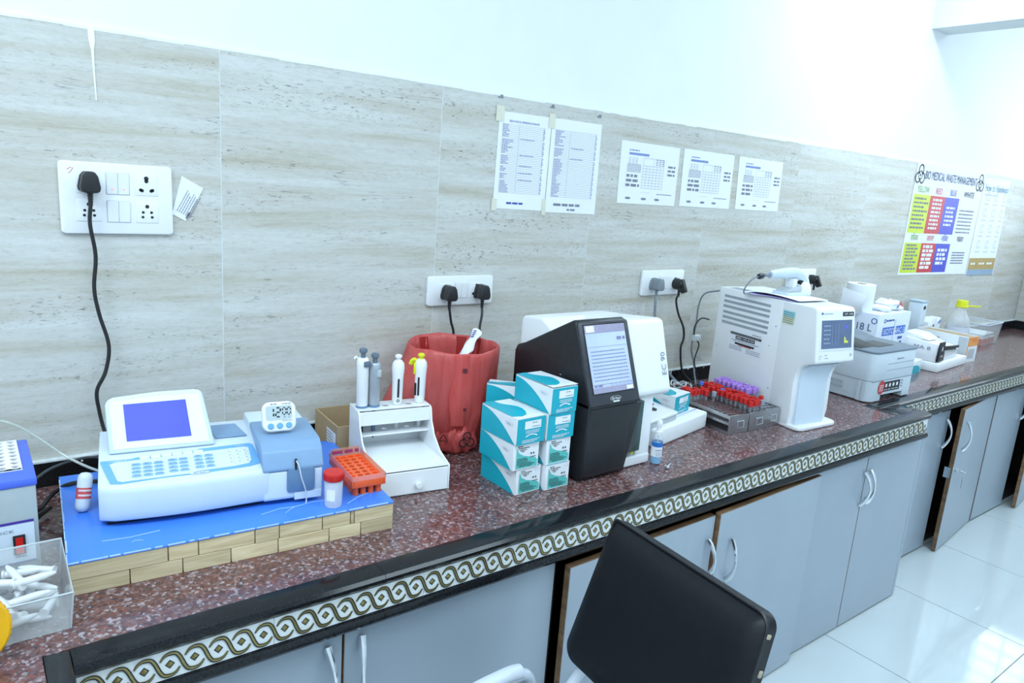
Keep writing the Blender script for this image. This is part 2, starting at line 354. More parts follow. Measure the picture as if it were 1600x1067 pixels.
def text(s, parent, o, ex, ey, h, mat, width=None, name='lettering', center=False, thick=0.0, lift=0.0006):
    """flat lettering on a face: o = left baseline, ex/ey = reading and up directions, h = capital height"""
    cu = bpy.data.curves.new(name, 'FONT'); cu.body = s; cu.size = 1.0; cu.resolution_u = 3; cu.extrude = 0
    t = bpy.data.objects.new('t', cu); me = bpy.data.meshes.new_from_object(t)
    bpy.data.objects.remove(t); bpy.data.curves.remove(cu)
    ex = Vector(ex).normalized(); ey = Vector(ey).normalized(); n = ex.cross(ey); o = Vector(o)
    if len(me.vertices) == 0: return None
    xs = [v.co.x for v in me.vertices]; x0, x1 = min(xs), max(xs); sc = h / 0.70; sx = sc
    if width: sx = width / max(1e-6, x1 - x0)
    off = -(x1 - x0) * sx / 2 if center else 0
    for v in me.vertices: v.co = o + ex * ((v.co.x - x0) * sx + off) + ey * (v.co.y * sc) + n * lift
    me.name = name; me.materials.clear(); me.materials.append(mat)
    ob = bpy.data.objects.new(name, me); COL.objects.link(ob); ob.parent = parent
    return ob
def scribble(mb, o, ex, ey, u0, u1, v, h, seed=0):
    """a line of print too small to read"""
    r = random.Random(seed * 13 + int(abs(v) * 99999)); u = u0
    while u < u1 - h:
        w = min(u1 - u, h * r.uniform(1.2, 4.0)); mb.rect(o, ex, ey, u, v, u + w, v + h); u += w + h * 0.6
def smooth_path(pts, n=6):
    P = [Vector(p) for p in pts]; P = [P[0] * 2 - P[1]] + P + [P[-1] * 2 - P[-2]]; out = []
    for i in range(1, len(P) - 2):
        a, b, c, d = P[i - 1:i + 3]
        for k in range(n):
            t = k / n
            out.append(0.5 * ((2 * b) + (c - a) * t + (2 * a - 5 * b + 4 * c - d) * t * t + (3 * b - a - 3 * c + d) * t ** 3))
    out.append(P[-2]); return out
def cable(name, pts, r, mat, label, n=7, seg=6):
    o = MB().tube(smooth_path(pts, seg), r, n).build(name, mat); tag(o, label, 'cable'); return o
def rrect(w, h, r, n=4, cx=0, cy=0):
    out = []
    for (sx, sy, a0) in ((1, 1, 0), (-1, 1, pi / 2), (-1, -1, pi), (1, -1, 3 * pi / 2)):
        for k in range(n + 1):
            a = a0 + pi / 2 * k / n; out.append((cx + sx * (w / 2 - r) + r * cos(a), cy + sy * (h / 2 - r) + r * sin(a)))
    return out
X, Y, Z = Vector((1, 0, 0)), Vector((0, 1, 0)), Vector((0, 0, 1))
# ================================================================== the setting
XR = 5.815; FZ = -ZC; TOPZ = 0.988
w = struct(MB().box(-1.5, XR + .15, 0.006, .16, FZ - .02, 2.16).build('wall_back', m_wall, smooth=False))
tile_me = MB().box(-.2990, .2990, -.0, .010, -.07, TOPZ).mesh('wall_tile', m_tile, smooth=False)
jx = [0.509 + .6 * k for k in range(-3, 9)]
for k, xj in enumerate(jx):
    x1 = min(xj + .6, XR - .002)
    if x1 - xj < .55:
        me = MB().box(-(x1 - xj) / 2 + .001, (x1 - xj) / 2, -.0, .010, -.07, TOPZ).mesh('wall_tile', m_tile, smooth=False)
    else: me = tile_me
    child(me, 'wall_tile', w, ((xj + x1) / 2, 0, 0))
MB().box(-1.3, XR, .0003, .0065, -.02, TOPZ - .001).build('joint_grout', m_grout, w, smooth=False)
# ragged white paint along the tile edge, and the drip
g = MB(); xx = -1.2
while xx < XR - .05:
    l = random.uniform(.03, .12); hh = random.uniform(.001, .0045)
    g.box(xx, xx + l, -.0006, .006, TOPZ - hh, TOPZ + .004); xx += l
g.build('paint_edge', m_wall, w, smooth=False)
d = MB().prism([(.246, TOPZ), (.257, TOPZ), (.2585, .965), (.2555, .945), (.2555, .90), (.2568, .845), (.2548, .845), (.2525, .90), (.2505, .945), (.2468, .965)], 'y', -.0022, .004)
d.build('paint_drip', pm('white_gloss_paint', s2l(246, 250, 252), 0.4, var=0.01), w, smooth=False)
for (hx, hz, q) in ((1.31, .985, .011), (1.51, .98, .012), (1.713, .972, .009)):
    MB().box(hx - .004, hx + .004, -.0025, .004, hz - .002, hz + .003).box(hx - .012, hx + .006, -.002, .004, hz - .006, hz - .003).build('chipped_corner', m_gink, w, smooth=False)
# end wall with its window
WY0, WY1, WZ0, WZ1 = -1.75, -.15, .55, 1.62
r = MB().box(XR, XR + .15, WY1, .006, FZ - .02, 2.16).box(XR, XR + .15, -3.8, WY0, FZ - .02, 2.16).box(XR, XR + .15, WY0, WY1, FZ - .02, WZ0).box(XR, XR + .15, WY0, WY1, WZ1, 2.16)
wr = struct(r.build('wall_right', m_wall, smooth=False))
for (a, b, z1) in ((-.148, -.001, TOPZ), (-.75, -.152, .535), (-1.35, -.752, .535)):
    me = MB().box(0, .010, a + .001, b - .001, -.07, z1).mesh('wall_tile', m_tile, smooth=False)
    child(me, 'wall_tile', wr, (XR - .010, 0, 0))
wf = MB()
for (a, b, c, e) in ((WY0, WY1, WZ0, WZ0 + .04), (WY0, WY1, WZ1 - .04, WZ1), (WY0, WY0 + .04, WZ0, WZ1), (WY1 - .04, WY1, WZ0, WZ1), (-.70, -.66, WZ0, WZ1), (-1.24, -1.20, WZ0, WZ1)): wf.box(XR + .05, XR + .09, a, b, c, e)
wi = struct(wf.build('window_1', m_wht, smooth=False))
for a, b in ((WY0 + .04, -1.24), (-1.20, -.70), (-.66, WY1 - .04)):
    MB().box(XR + .068, XR + .072, a, b, WZ0 + .04, WZ1 - .04).build('pane', m_glass, wi, smooth=False)
for k in range(9):
    MB().box(XR + .02, XR + .032, WY0, WY1, WZ0 + .06 + k * .117, WZ0 + .072 + k * .117).build('grille_bar', m_wtube, wi, smooth=False)
for k in range(10):
    MB().box(XR + .033, XR + .043, -1.66 + k * .16, -1.65 + k * .16, WZ0, WZ1).build('grille_bar', m_wtube, wi, smooth=False)
struct(MB().box(-1.65, -1.5, -3.8, .16, FZ - .02, 2.16).build('wall_left', m_wall, smooth=False))
struct(MB().box(-1.65, XR + .15, -3.95, -3.8, FZ - .02, 2.16).build('wall_front', m_wall, smooth=False))
struct(MB().box(-1.65, XR + .15, -3.95, .16, 2.16, 2.26).build('ceiling', m_ceil, smooth=False))
bm_ = MB().box(3.87, 4.05, -3.8, .006, 1.616, 2.16)
struct(bm_.build('trim_1', m_beam, smooth=False))
fl = struct(MB().box(-1.65, XR + .15, -3.95, .16, FZ - .12, FZ - .010).build('floor', m_grout, smooth=False))
ft = MB().box(-.3005, .3005, -.2995, .2995, -.0098, 0).mesh('floor_tile', m_ft, smooth=False)
for i in range(-3, 5):
    for j in range(0, 6):
        cx_, cy_ = 3.058 + .605 * i + .3025, -.545 - .6025 * j + (.30 - .6025 if False else -.30125)
        child(ft, 'floor_tile', fl, (cx_, cy_, FZ))
for i in range(-3, 5): child(ft, 'floor_tile', fl, (3.058 + .605 * i + .3025, -.545 + .30125, FZ))
# black granite skirting above the worktop with its white grout line
sk = struct(MB().box(-1.4, XR - .012, -.017, -.0005, 0, .057).box(XR - .028, XR - .0105, -1.9, -.017, 0, .057).build('trim_2', m_black, bevel=.001, seg=1))
gb = MB().box(-1.4, XR - .012, -.0175, -.0005, .0572, .0605)
for k in range(70):
    q = random.uniform(-.1, 5.6); gb.box(q, q + random.uniform(.002, .012), -.0178, -.0169, random.uniform(.045, .055), .0575)
gb.build('grout_line', m_grout, sk, smooth=False)
# ================================================================== the worktop
wt = thing('worktop', 'long red granite worktop with black edge and gold patterned border along the wall', 'worktop', (0, 0, 0))
def slab(x0, x1, y0, y1): MB().box(x0 + .0006, x1 - .0006, y0, y1, -.03, 0).build('granite_slab', m_gran, wt, smooth=False)
slab(-1.0, .0, -.668, -.017); slab(.0, .871, -.668, -.017); slab(.871, 1.80, -.668, -.017); slab(1.80, 2.72, -.668, -.017)
slab(2.72, 4.2, -.538, -.017); slab(4.2, XR - .03, -.538, -.017); slab(-1.0, .055, -1.7, -.668)
nose = [(0, 0), (-.036, -.0002), (-.045, -.002), (-.050, -.008), (-.050, -.014), (-.046, -.020), (-.040, -.024), (0, -.024)]
lower = [(0, 0), (-.040, 0), (-.046, -.003), (-.050, -.010), (-.050, -.017), (-.044, -.025), (-.030, -.028), (0, -.028)]
def edge(x0, x1, yi, cut=None):
    q = MB().prism([(yi + a, b) for a, b in nose], 'x', x0, x1); q.build('black_edge', m_black, wt, angle=30)
    q = MB().prism([(yi + a, b - .076) for a, b in lower], 'x', x0, x1); q.build('black_moulding', m_black, wt, angle=30)
for a, b in ((.09, .60), (.60, 1.30), (1.30, 2.05), (2.05, 2.90)): edge(a + .0004, b - .0004, -.6685)
for a, b in ((2.76, 3.70), (3.70, 4.75), (4.75, XR - .03)): edge(a + .0004, b - .0004, -.5385)
MB().box(2.72, 2.757, -.668, -.5385, -.024, 0).box(2.757, 2.90, -.668, -.589, -.024, -.0002).build('black_edge', m_black, wt, bevel=.002)
MB().box(2.757, 2.895, -.668, -.589, -.104, -.0245).build('return_panel', m_black, wt, smooth=False)
MB().box(.055, .0895, -1.7, -.6685, -.03, 0).box(.055, .0895, -1.7, -.6685, -.16, -.03).build('black_edge', m_black, wt, bevel=.003)
MB().box(.056, .0895, -.718, -.6695, -.11, -.0003).build('black_end_tile', m_black, wt, bevel=.002)
PER = .0374
def motif(mats):
    h = PER / 2
    base = smooth_path([(-h - .0148, .0085, 0), (-h - .0085, .0165, 0), (-h, .0195, 0), (-h + .0095, .0172, 0), (-.0038, .0095, 0), (0, 0, 0), (.0038, -.0095, 0), (h - .0095, -.0172, 0), (h, -.0195, 0), (h + .0085, -.0165, 0), (h + .0148, -.0085, 0)], 4)
    mb = MB(); n = len(base)
    for (wd_, y, k, off) in ((.0029, -.0012, 0, 0), (.0010, -.0016, 1, .0026), (.0010, -.0016, 1, -.0026)):
        vs = []
        for i, p in enumerate(base):
            t = (base[min(i + 1, n - 1)] - base[max(i - 1, 0)]).normalized(); nn = Vector((-t.y, t.x, 0))
            s = min(1, .35 + 3.0 * min(i, n - 1 - i) / n)
            for e in (-1, 1):
                q = p + nn * (off * s + e * wd_ * s); vs.append((q.x, y, q.y))
        mb.mat(k).add(vs, [(2 * i, 2 * i + 1, 2 * i + 3, 2 * i + 2) for i in range(n - 1)])
        if k == 0:
            m = [(a, 0, c) for a, b, c in vs]
            mb.add(vs + m, [(2 * i, 2 * i + 2, 2 * n + 2 * i + 2, 2 * n + 2 * i) for i in range(n - 1)] + [(2 * i + 1, 2 * i + 3, 2 * n + 2 * i + 3, 2 * n + 2 * i + 1) for i in range(n - 1)])
    return mb.mesh('scroll', mats, smooth=False)
scroll = motif([m_gold, m_ink])
dm = MB().add([(-.0062, 0, 0), (0, 0, .0068), (.0062, 0, 0), (0, 0, -.0068), (0, -.0022, 0)], [(0, 1, 4), (1, 2, 4), (2, 3, 4), (3, 0, 4)])
dm.mat(1).add([(-.0076, -.0003, 0), (0, -.0003, .0082), (.0076, -.0003, 0), (0, -.0003, -.0082)], [(0, 1, 2, 3)])
diamond = dm.mesh('diamond', [m_gold, m_ink], smooth=False)
def border(x0, x1, y):
    xx = x0; first = True
    while xx < x1 - .01:
        xe = min(xx + PER * 8, x1)
        t = MB().box(0, xe - xx - .0008, -.010, 0, -.0755, -.0245).build('border_tile', m_ptile, wt, smooth=False, loc=(xx, y + .010, 0))
        k = 0
        while (k + .99) * PER <= xe - xx + 1e-4:
            child(diamond, 'diamond', t, ((k + .5) * PER, -.0102, -.050))
            if not (xe >= x1 - 1e-4 and (k + 2) * PER > xe - xx): child(scroll, 'scroll', t, ((k + 1) * PER, -.0102, -.050))
            k += 1
        xx = xe
border(.090, 2.895, -.7105); border(2.902, 5.75, -.5805)
MB().box(.09, 2.89, -.700, -.668, -.10, -.025).box(2.9, XR - .03, -.570, -.538, -.10, -.025).build('edge_backing', m_black, wt, smooth=False)
# ================================================================== cupboards under the worktop
def handle(parent, x, z0, z1, bend=.018, y=-.002, sgn=1):
    n = 14; pts = []; tp = []
    for i in range(n + 1):
        t = i / n; pts.append((x + sgn * .012 * sin(pi * t) * 0.6, y - .004 - .026 * sin(pi * t) ** .8, z0 + (z1 - z0) * t)); tp.append(.62 + .62 * abs(2 * t - 1) ** 1.4 - .15 * t)
    return MB().tube(pts, (.0078), 8, tp, flat=.95).build('handle', m_chr, parent, label='curved chrome bow handle')
DT, DB = -.108, FZ + .006
def door(parent, x0, x1, yf, hx=None, hz=(-.30, -.175), hinge=None, ang=0.0, zt=DT, zb=DB, proud=0.0, sgn=1, lab=None):
    """door leaf with brown edge, laminate face and handle; origin at its hinge side"""
    w_ = x1 - x0
    if hinge == 'R': ox, a, b = x1, -w_, 0
    else: ox, a, b = x0, 0, w_
    d = MB().box(a + .0015, b - .0015, 0, .018, zb, zt).build('door', m_edge, parent, bevel=.0008, seg=1)
    d.location = (ox, yf - proud, 0); d.rotation_euler = (0, 0, ang)
    if lab: d['label'] = lab
    MB().box(a + .003, b - .003, -.0012, 0, zb + .0015, zt - .0015).build('laminate_face', m_lam, d, smooth=False)
    if hx is not None: handle(d, hx - ox, hz[0], hz[1], sgn=sgn)
    return d
def cupboard(label, x0, x1, yf, yb=-.03):
    t = thing('base_cabinet', label, 'cabinet', (0, 0, 0))
    c = MB().box(x0, x0 + .016, yf + .020, yb, FZ, -.106).box(x1 - .016, x1, yf + .020, yb, FZ, -.106).box(x0 + .016, x1 - .016, yf + .022, yb, FZ, FZ + .03).box(x0 + .016, x1 - .016, yb - .01, yb, FZ + .03, -.106).box(x0 + .016, x1 - .016, yf + .022, yb - .01, -.118, -.106)
    c.build('carcass', m_dark, t, smooth=False); return t
YN, YF = -.684, -.545
c1 = cupboard('grey laminate cupboard with two closed doors, at the left end beneath the first analyser', .095, 1.068, YN)
door(c1, .098, .531, YN, .497, hz=(-.285, -.135)); door(c1, .531, 1.064, YN, .567, hinge='R', sgn=-1, hz=(-.285, -.135))
c2 = cupboard('grey laminate cupboard with standing-out doors directly behind the black chair', 1.070, 2.190, YN)
door(c2, 1.078, 1.632, YN, 1.603, hinge='R', zt=-.124, proud=.024, ang=rad(1.0), hz=(-.310, -.188)); door(c2, 1.634, 2.188, YN, 1.70, hinge='R', zt=-.118, proud=.018, ang=rad(2.0), sgn=-1, hz=(-.335, -.207))
c3 = cupboard('grey laminate cupboard whose two handles meet in the middle, ending at the worktop step', 2.192, 2.960, YN)
door(c3, 2.194, 2.528, YN, 2.512); door(c3, 2.528, 2.952, YN, 2.558, hinge='R', sgn=-1)
MB().box(2.952, 2.970, YN - .001, YF + .02, DB, -.106).build('end_panel', m_lam, c3, smooth=False)
c4 = cupboard('far grey cupboard with one door swung open and a key in its lock', 2.975, 4.080, YF)
door(c4, 2.985, 3.550, YF, 3.515, hz=(-.30, -.165))
d4 = door(c4, 3.535, 4.075, YF, 3.60, hinge='R', ang=rad(6.5), hz=(-.31, -.175), sgn=-1, lab='grey door with brown edge standing open')
lk = MB().box(-.552, -.538, .004, .030, -.435, -.385).cyl((-.495, -.004, -.405), .011, .006, 16, ax=(0, -1, 0)); lk.build('lock', m_chr, d4)
c5 = cupboard('farther grey cupboard, its right door ajar, second from the end wall', 4.083, 5.050, YF)
door(c5, 4.086, 4.500, YF, 4.47); door(c5, 4.505, 5.048, YF, 4.56, hinge='R', ang=rad(7), sgn=-1)
c6 = cupboard('last grey cupboard, in the corner against the end wall', 5.053, XR - .03, YF)
door(c6, 5.056, 5.42, YF, 5.39); door(c6, 5.42, XR - .035, YF, 5.45, hinge='R', sgn=-1)
ky = thing('key', 'small steel key with tag hanging from the open far door lock', 'key', (3.585, -.622, -.405))
MB().cyl((0, 0, 0), .003, .022, 8, ax=(-.05, -1, 0)).build('key_blade', m_chr, ky)
MB().ring((0, -.020, -.010), X, Z, 0, 0, .008, .003, 16).build('key_ring', m_steel, ky)
MB().lathe([(.013, 0), (.013, .002)], 14, (0, -.019, -.030), ax=(0, 1, 0)).box(-.004, .004, -.019, -.017, -.075, -.040).build('second_key', m_steel, ky)
# ================================================================== switch plates, plugs and cables on the wall
def plate(label, x0, x1, z0, z1, cells, group=None):
    t = thing('switch_plate', label, 'switch plate', ((x0 + x1) / 2, 0, (z0 + z1) / 2))
    w_, h_ = x1 - x0, z1 - z0
    MB().prism(rrect(w_, h_, .008), 'y', -.011, -.0004).build('faceplate', m_wht, t, bevel=.0025)
    for (u, v, kind) in cells:
        if kind == 'S':      # pair of rocker switches
            MB().box(u - .023, u + .023, -.0125, -.009, v - .0235, v + .0235).build('switch_frame', m_lgrey, t, bevel=.0006, seg=1)
            for s in (-1, 1):
                r_ = MB().prism([(-.0155, v - .0225), (-.0125, v - .0225), (-.0138, v), (-.0155, v + .0225), (-.011, v + .0225), (-.011, v - .0225)][1:], 'x', u + s * .0113 - .0108, u + s * .0113 + .0108).build('rocker', m_wht, t, bevel=.0006, seg=1)
                if v > 0.01: MB().cyl((u + s * .0113, -.0131, v - .012), .0018, .0009, 10, ax=(0, -1, 0)).build('indicator', pm('red_neon', s2l(246, 150, 150), .4, emit=.6), r_)
        else:
            MB().box(u - .0235, u + .0235, -.0125, -.009, v - .0235, v + .0235).build('socket_face', m_wht, t, bevel=.0012)
            hs = {'B': [(0, .0145, .0048), (0, .0085, .0042), (-.012, -.011, .0036), (-.0092, -.0122, .0036), (.012, -.011, .0036), (.0092, -.0122, .0036)], 'A': [(0, .013, .0042), (-.0085, .0, .003), (.0085, 0, .003), (-.0095, -.0105, .003), (.0095, -.0105, .003)], 'N': []}[kind]
            for (a, b, rr) in hs: MB().lathe([(rr, 0), (rr, .0006)], 14, (u + a, -.0125, v + b), ax=(0, -1, 0)).build('socket_hole', m_ink, t)
    return t
p = plate('large white twelve-module switch plate with two rows of sockets, above the keypad analyser', .177, .398, .565, .717,
      [(-.057, .034, 'N'), (0.0, .033, 'S'), (.057, .033, 'B'), (-.057, -.026, 'A'), (0.0, -.027, 'S'), (.057, -.027, 'A')])
MB().tube([(-.094, -.0113, .058), (-.088, -.0113, .063), (-.083, -.0113, .062), (-.087, -.0113, .055), (-.092, -.0113, .050)], .0005, 5).build('pen_mark', m_red, p)
p = plate('white socket plate with two black plugs, above the red bin', 1.083, 1.317, .366, .454, [(-.055, 0, 'B'), (0, 0, 'S'), (.055, 0, 'B')])
p = plate('white socket plate holding one grey and one black plug, right of the red bin', 1.991, 2.224, .364, .458, [(-.06, 0, 'B'), (0, 0, 'S'), (.065, 0, 'B')])
p = plate('white socket plate half hidden behind the barcode scanner', 2.93, 3.160, .36, .449, [(-.055, 0, 'B'), (0, 0, 'S'), (.06, 0, 'B')])
def plug(label, x, z, mat, style=0, d=.040):
    t = thing('power_plug', label, 'plug', (x, -.0125, z))
    if style == 0:
        out = [(-.010, .023), (.010, .023), (.017, .014), (.022, -.008), (.021, -.016), (.014, -.020), (-.014, -.020), (-.021, -.016), (-.022, -.008), (-.017, .014)]
        MB().prism([(a * .96, b * 1.02) for a, b in out], 'y', -.012, 0).build('plug_base', mat, t, bevel=.003)
        MB().prism([(a * .86, b * 1.02) for a, b in out], 'y', -d, -.011).build('plug_grip', mat, t, bevel=.006, seg=3)
    else:
        MB().lathe([(.021, 0), (.022, .012), (.018, .026), (.016, .034)], 18, (0, 0, 0), ax=(0, -1, 0)).build('plug_base', mat, t)
        MB().obox((.004, -.034, -.006), X, (0, 1, -.5), (0, .5, 1), .009, .012, .026).build('plug_grip', mat, t, bevel=.004)
        MB().ring((0, -.0345, .0), X, Z, -.003, .006, .005, .0018, 16).build('grip_ring', m_lgrey, t)
    g = MB()
    for k in range(5): g.lathe([(.0062 - k * .0004, 0), (.0062 - k * .0004, .004)], 10, (0, -.022, -.020 - k * .0055), ax=(0, 0, -1)).lathe([(.0042, 0), (.0042, .0055)], 8, (0, -.022, -.020 - k * .0055), ax=(0, 0, -1))
    g.build('strain_relief', mat, t)
    return t
plug('black moulded plug in the large switch plate', .231, .674, m_cable)
plug('left black plug of the pair above the red bin', 1.146, .405, m_cable)
plug('right black plug of the pair above the red bin', 1.264, .405, m_cable)
plug('grey moulded plug in the plate right of the red bin', 2.049, .408, m_gcable, d=.045)
plug('black angled plug beside the grey plug', 2.176, .406, m_cable, 1)
plug('dark plug in the plate behind the barcode scanner', 3.118, .402, m_cable, 1)
cable('power_cable', [(.231, -.0345, .630), (.228, -.034, .587), (.236, -.03, .519), (.230, -.03, .449), (.237, -.03, .391), (.253, -.028, .318), (.244, -.03, .259), (.225, -.03, .216), (.227, -.03, .171), (.235, -.04, .12), (.25, -.075, .067)], .0042, m_cable, 'black cable hanging down from the large switch plate')
cable('power_cable', [(1.146, -.0345, .363), (1.150, -.034, .345), (1.158, -.03, .318), (1.172, -.025, .283), (1.18, -.022, .2), (1.19, -.026, .07)], .0038, m_cable, 'left black cable dropping behind the red bin')
cable('power_cable', [(1.264, -.0345, .363), (1.266, -.034, .335), (1.264, -.03, .30), (1.267, -.026, .264), (1.27, -.025, .18), (1.29, -.026, .075)], .0040, pm('dark_grey_cable', s2l(70, 76, 82), .5), 'right dark grey cable dropping behind the red bin')
cable('power_cable', [(2.049, -.0345, .366), (2.024 + .02, -.04, .34), (2.052, -.04, .276), (2.073, -.04, .188), (2.123, -.04, .109), (2.175, -.045, .050), (2.19, -.09, .020), (2.19, -.16, .006)], .0050, m_gcable, 'thick grey cable curving down towards the tube racks')
cable('power_cable', [(2.176, -.0345, .364), (2.160, -.04, .345), (2.182, -.04, .293), (2.228, -.035, .235), (2.238, -.035, .19), (2.234, -.03, .149), (2.258, -.03, .062), (2.285, -.05, .022), (2.30, -.10, .006)], .0042, m_cable, 'black cable curving from the angled plug to the worktop')
cable('signal_cable', [(2.31, -.12, .392), (2.30, -.06, .370), (2.305, -.035, .32), (2.31, -.03, .24), (2.30, -.03, .15), (2.32, -.035, .085), (2.30, -.06, .05), (2.28, -.09, .012)], .0034, m_gcable, 'grey signal cable looping behind the white blood analyser')
cable('signal_cable', [(2.35, -.06, .265), (2.318, -.045, .268), (2.29, -.04, .235), (2.30, -.04, .19), (2.325, -.045, .16), (2.29, -.06, .10), (2.31, -.07, .03), (2.24, -.10, .010)], .0028, m_cable, 'thin black looped cable behind the white blood analyser')
cb = MB().box(-.012, .022, -.010, .010, -.012, .012).build('cable_clip', m_wcable, bevel=.003); tag(cb, 'white clip holding the cables behind the blood analyser', 'clip', (2.302, -.042, .190))
for k, (r_, c_) in enumerate(((.042, (2.165, -.115, .010)), (.036, (2.185, -.10, .022)), (.030, (2.16, -.10, .034)))):
    pts = [(c_[0] + r_ * cos(2 * pi * i / 20), c_[1] + r_ * .9 * sin(2 * pi * i / 20), c_[2] + .006 * sin(i + k)) for i in range(20)]
    o = MB().tube(pts, .0032, 7).build('coiled_cable', m_wcable); tag(o, ['pale cable coil lying on the worktop behind the tube racks', 'pale cable coil, middle of the small heap behind the racks', 'pale cable coil on top of the small heap behind the racks'][k], 'cable')
cable('power_cable', [(.05, -.185, .055), (.097, -.10, .058), (.134, -.07, .066), (.194, -.05, .068), (.26, -.04, .05)], .0032, pm('dark_grey_cable', s2l(70, 76, 82), .5), 'thin dark cable along the skirting behind the block heater')
cable('power_cable', [(.06, -.22, .030), (.093, -.185, .024), (.118, -.17, .045), (.15, -.185, .0675), (.215, -.20, .0675)], .0045, m_cable, 'upper black cable running onto the blue board')
cable('power_cable', [(.06, -.25, .018), (.085, -.20, .012), (.112, -.16, .012)], .0048, m_cable, 'lower short black cable beside the block heater')
cable('clear_hose', [(-.05, -.10, .186), (.02, -.08, .190), (.065, -.07, .172), (.11, -.065, .13), (.15, -.08, .092), (.19, -.13, .075), (.22, -.16, .0675)], .0028, clear('hose_plastic', (.86, .92, .86), white=.45), 'clear narrow hose arching over the blue block heater')
# ================================================================== paper on the wall
def sheet(name, label, cat, quad, th=.0006, mat=m_paper):
    """flat sheet whose corners (x,z) are given tl,tr,br,bl; returns its object and its frame"""
    tl, tr, br, bl = [Vector((a, 0, b)) for a, b in quad]; c = (tl + br) / 2
    o = MB().add([p - c + Vector((0, y, 0)) for y in (-th - .0006, -.0006) for p in (tl, tr, br, bl)], [(0, 1, 2, 3), (7, 6, 5, 4), (0, 4, 5, 1), (1, 5, 6, 2), (2, 6, 7, 3), (3, 7, 4, 0)]).build(name, mat, smooth=False)
    tag(o, label, cat, (c.x, 0, c.z))
    ex = ((tr - tl) + (br - bl)) / 2; W_ = ex.length; ex.normalize(); ey = Vector((-ex.z, 0, ex.x)); H_ = ((tl - bl).length + (tr - br).length) / 2
    return o, Vector((0, -th - .001, 0)) - ex * W_ / 2 - ey * H_ / 2, ex, ey, W_, H_
def tape(parent, o, ex, ey, u, v, w_, h_):
    MB().rect(o + Vector((0, -.0008, 0)), ex, ey, u, v, u + w_, v + h_).build('tape', pm('yellowed_tape', s2l(222, 220, 202), .4, var=.03), parent, smooth=False)
for k, (q, lab) in enumerate((([(1.307, .943), (1.508, .944), (1.505, .656), (1.303, .658)], 'left of the two portrait printed price lists taped to the tiles'), ([(1.512, .945), (1.725, .945), (1.729, .652), (1.509, .653)], 'right of the two portrait printed price lists taped to the tiles'))):
    s, o, ex, ey, W_, H_ = sheet('wall_notice', lab, 'notice', q)
    ln = MB(); rows = 38; y0 = .05; dy = (H_ - .085) / rows
    for i in range(rows + 1): ln.rect(o, ex, ey, .014, y0 + i * dy, W_ - .022, y0 + i * dy + .0006)
    ln.rect(o, ex, ey, .078, y0, .0786, y0 + rows * dy)
    ln.build('ruled_lines', m_gink, s, smooth=False)
    tx = MB(); heads = (7, 16, 22, 26, 30) if k == 0 else (9, 15)
    for i in range(rows):
        yy = y0 + (rows - 1 - i) * dy + dy * .25
        if i in heads: scribble(tx, o, ex, ey, .085, .14, yy, dy * .55, i)
        else:
            scribble(tx, o, ex, ey, .016, .030 + .028 * random.random(), yy, dy * .5, i + k * 50); tx.rect(o, ex, ey, W_ - .028, yy, W_ - .028 + .004 + .002 * (i % 3), yy + dy * .5)
    tx.build('printed_text', pm('violet_grey_ink', s2l(160, 166, 198), .7), s, smooth=False)
    if k == 0:
        text('BIOLOGICAL REFERENCE RANGE', s, o + ex * .040 + ey * (H_ - .028), ex, ey, .0060, m_bink, .115)
        hb = MB(); scribble(hb, o, ex, ey, .048, .112, .016, .006, 3); hb.build('handwriting', m_bink, s, smooth=False)
        tape(s, o, ex, ey, -.012, H_ - .030, .030, .045); tape(s, o, ex, ey, -.008, -.006, .020, .036); tape(s, o, ex, ey, W_ - .012, -.012, .016, .050); tape(s, o, ex, ey, W_ - .010, H_ - .03, .026, .044)
    else:
        hb = MB(); scribble(hb, o, ex, ey, .03, .145, .022, .008, 5); scribble(hb, o, ex, ey, .09, .125, .008, .006, 6); hb.build('handwriting', m_gink, s, smooth=False)
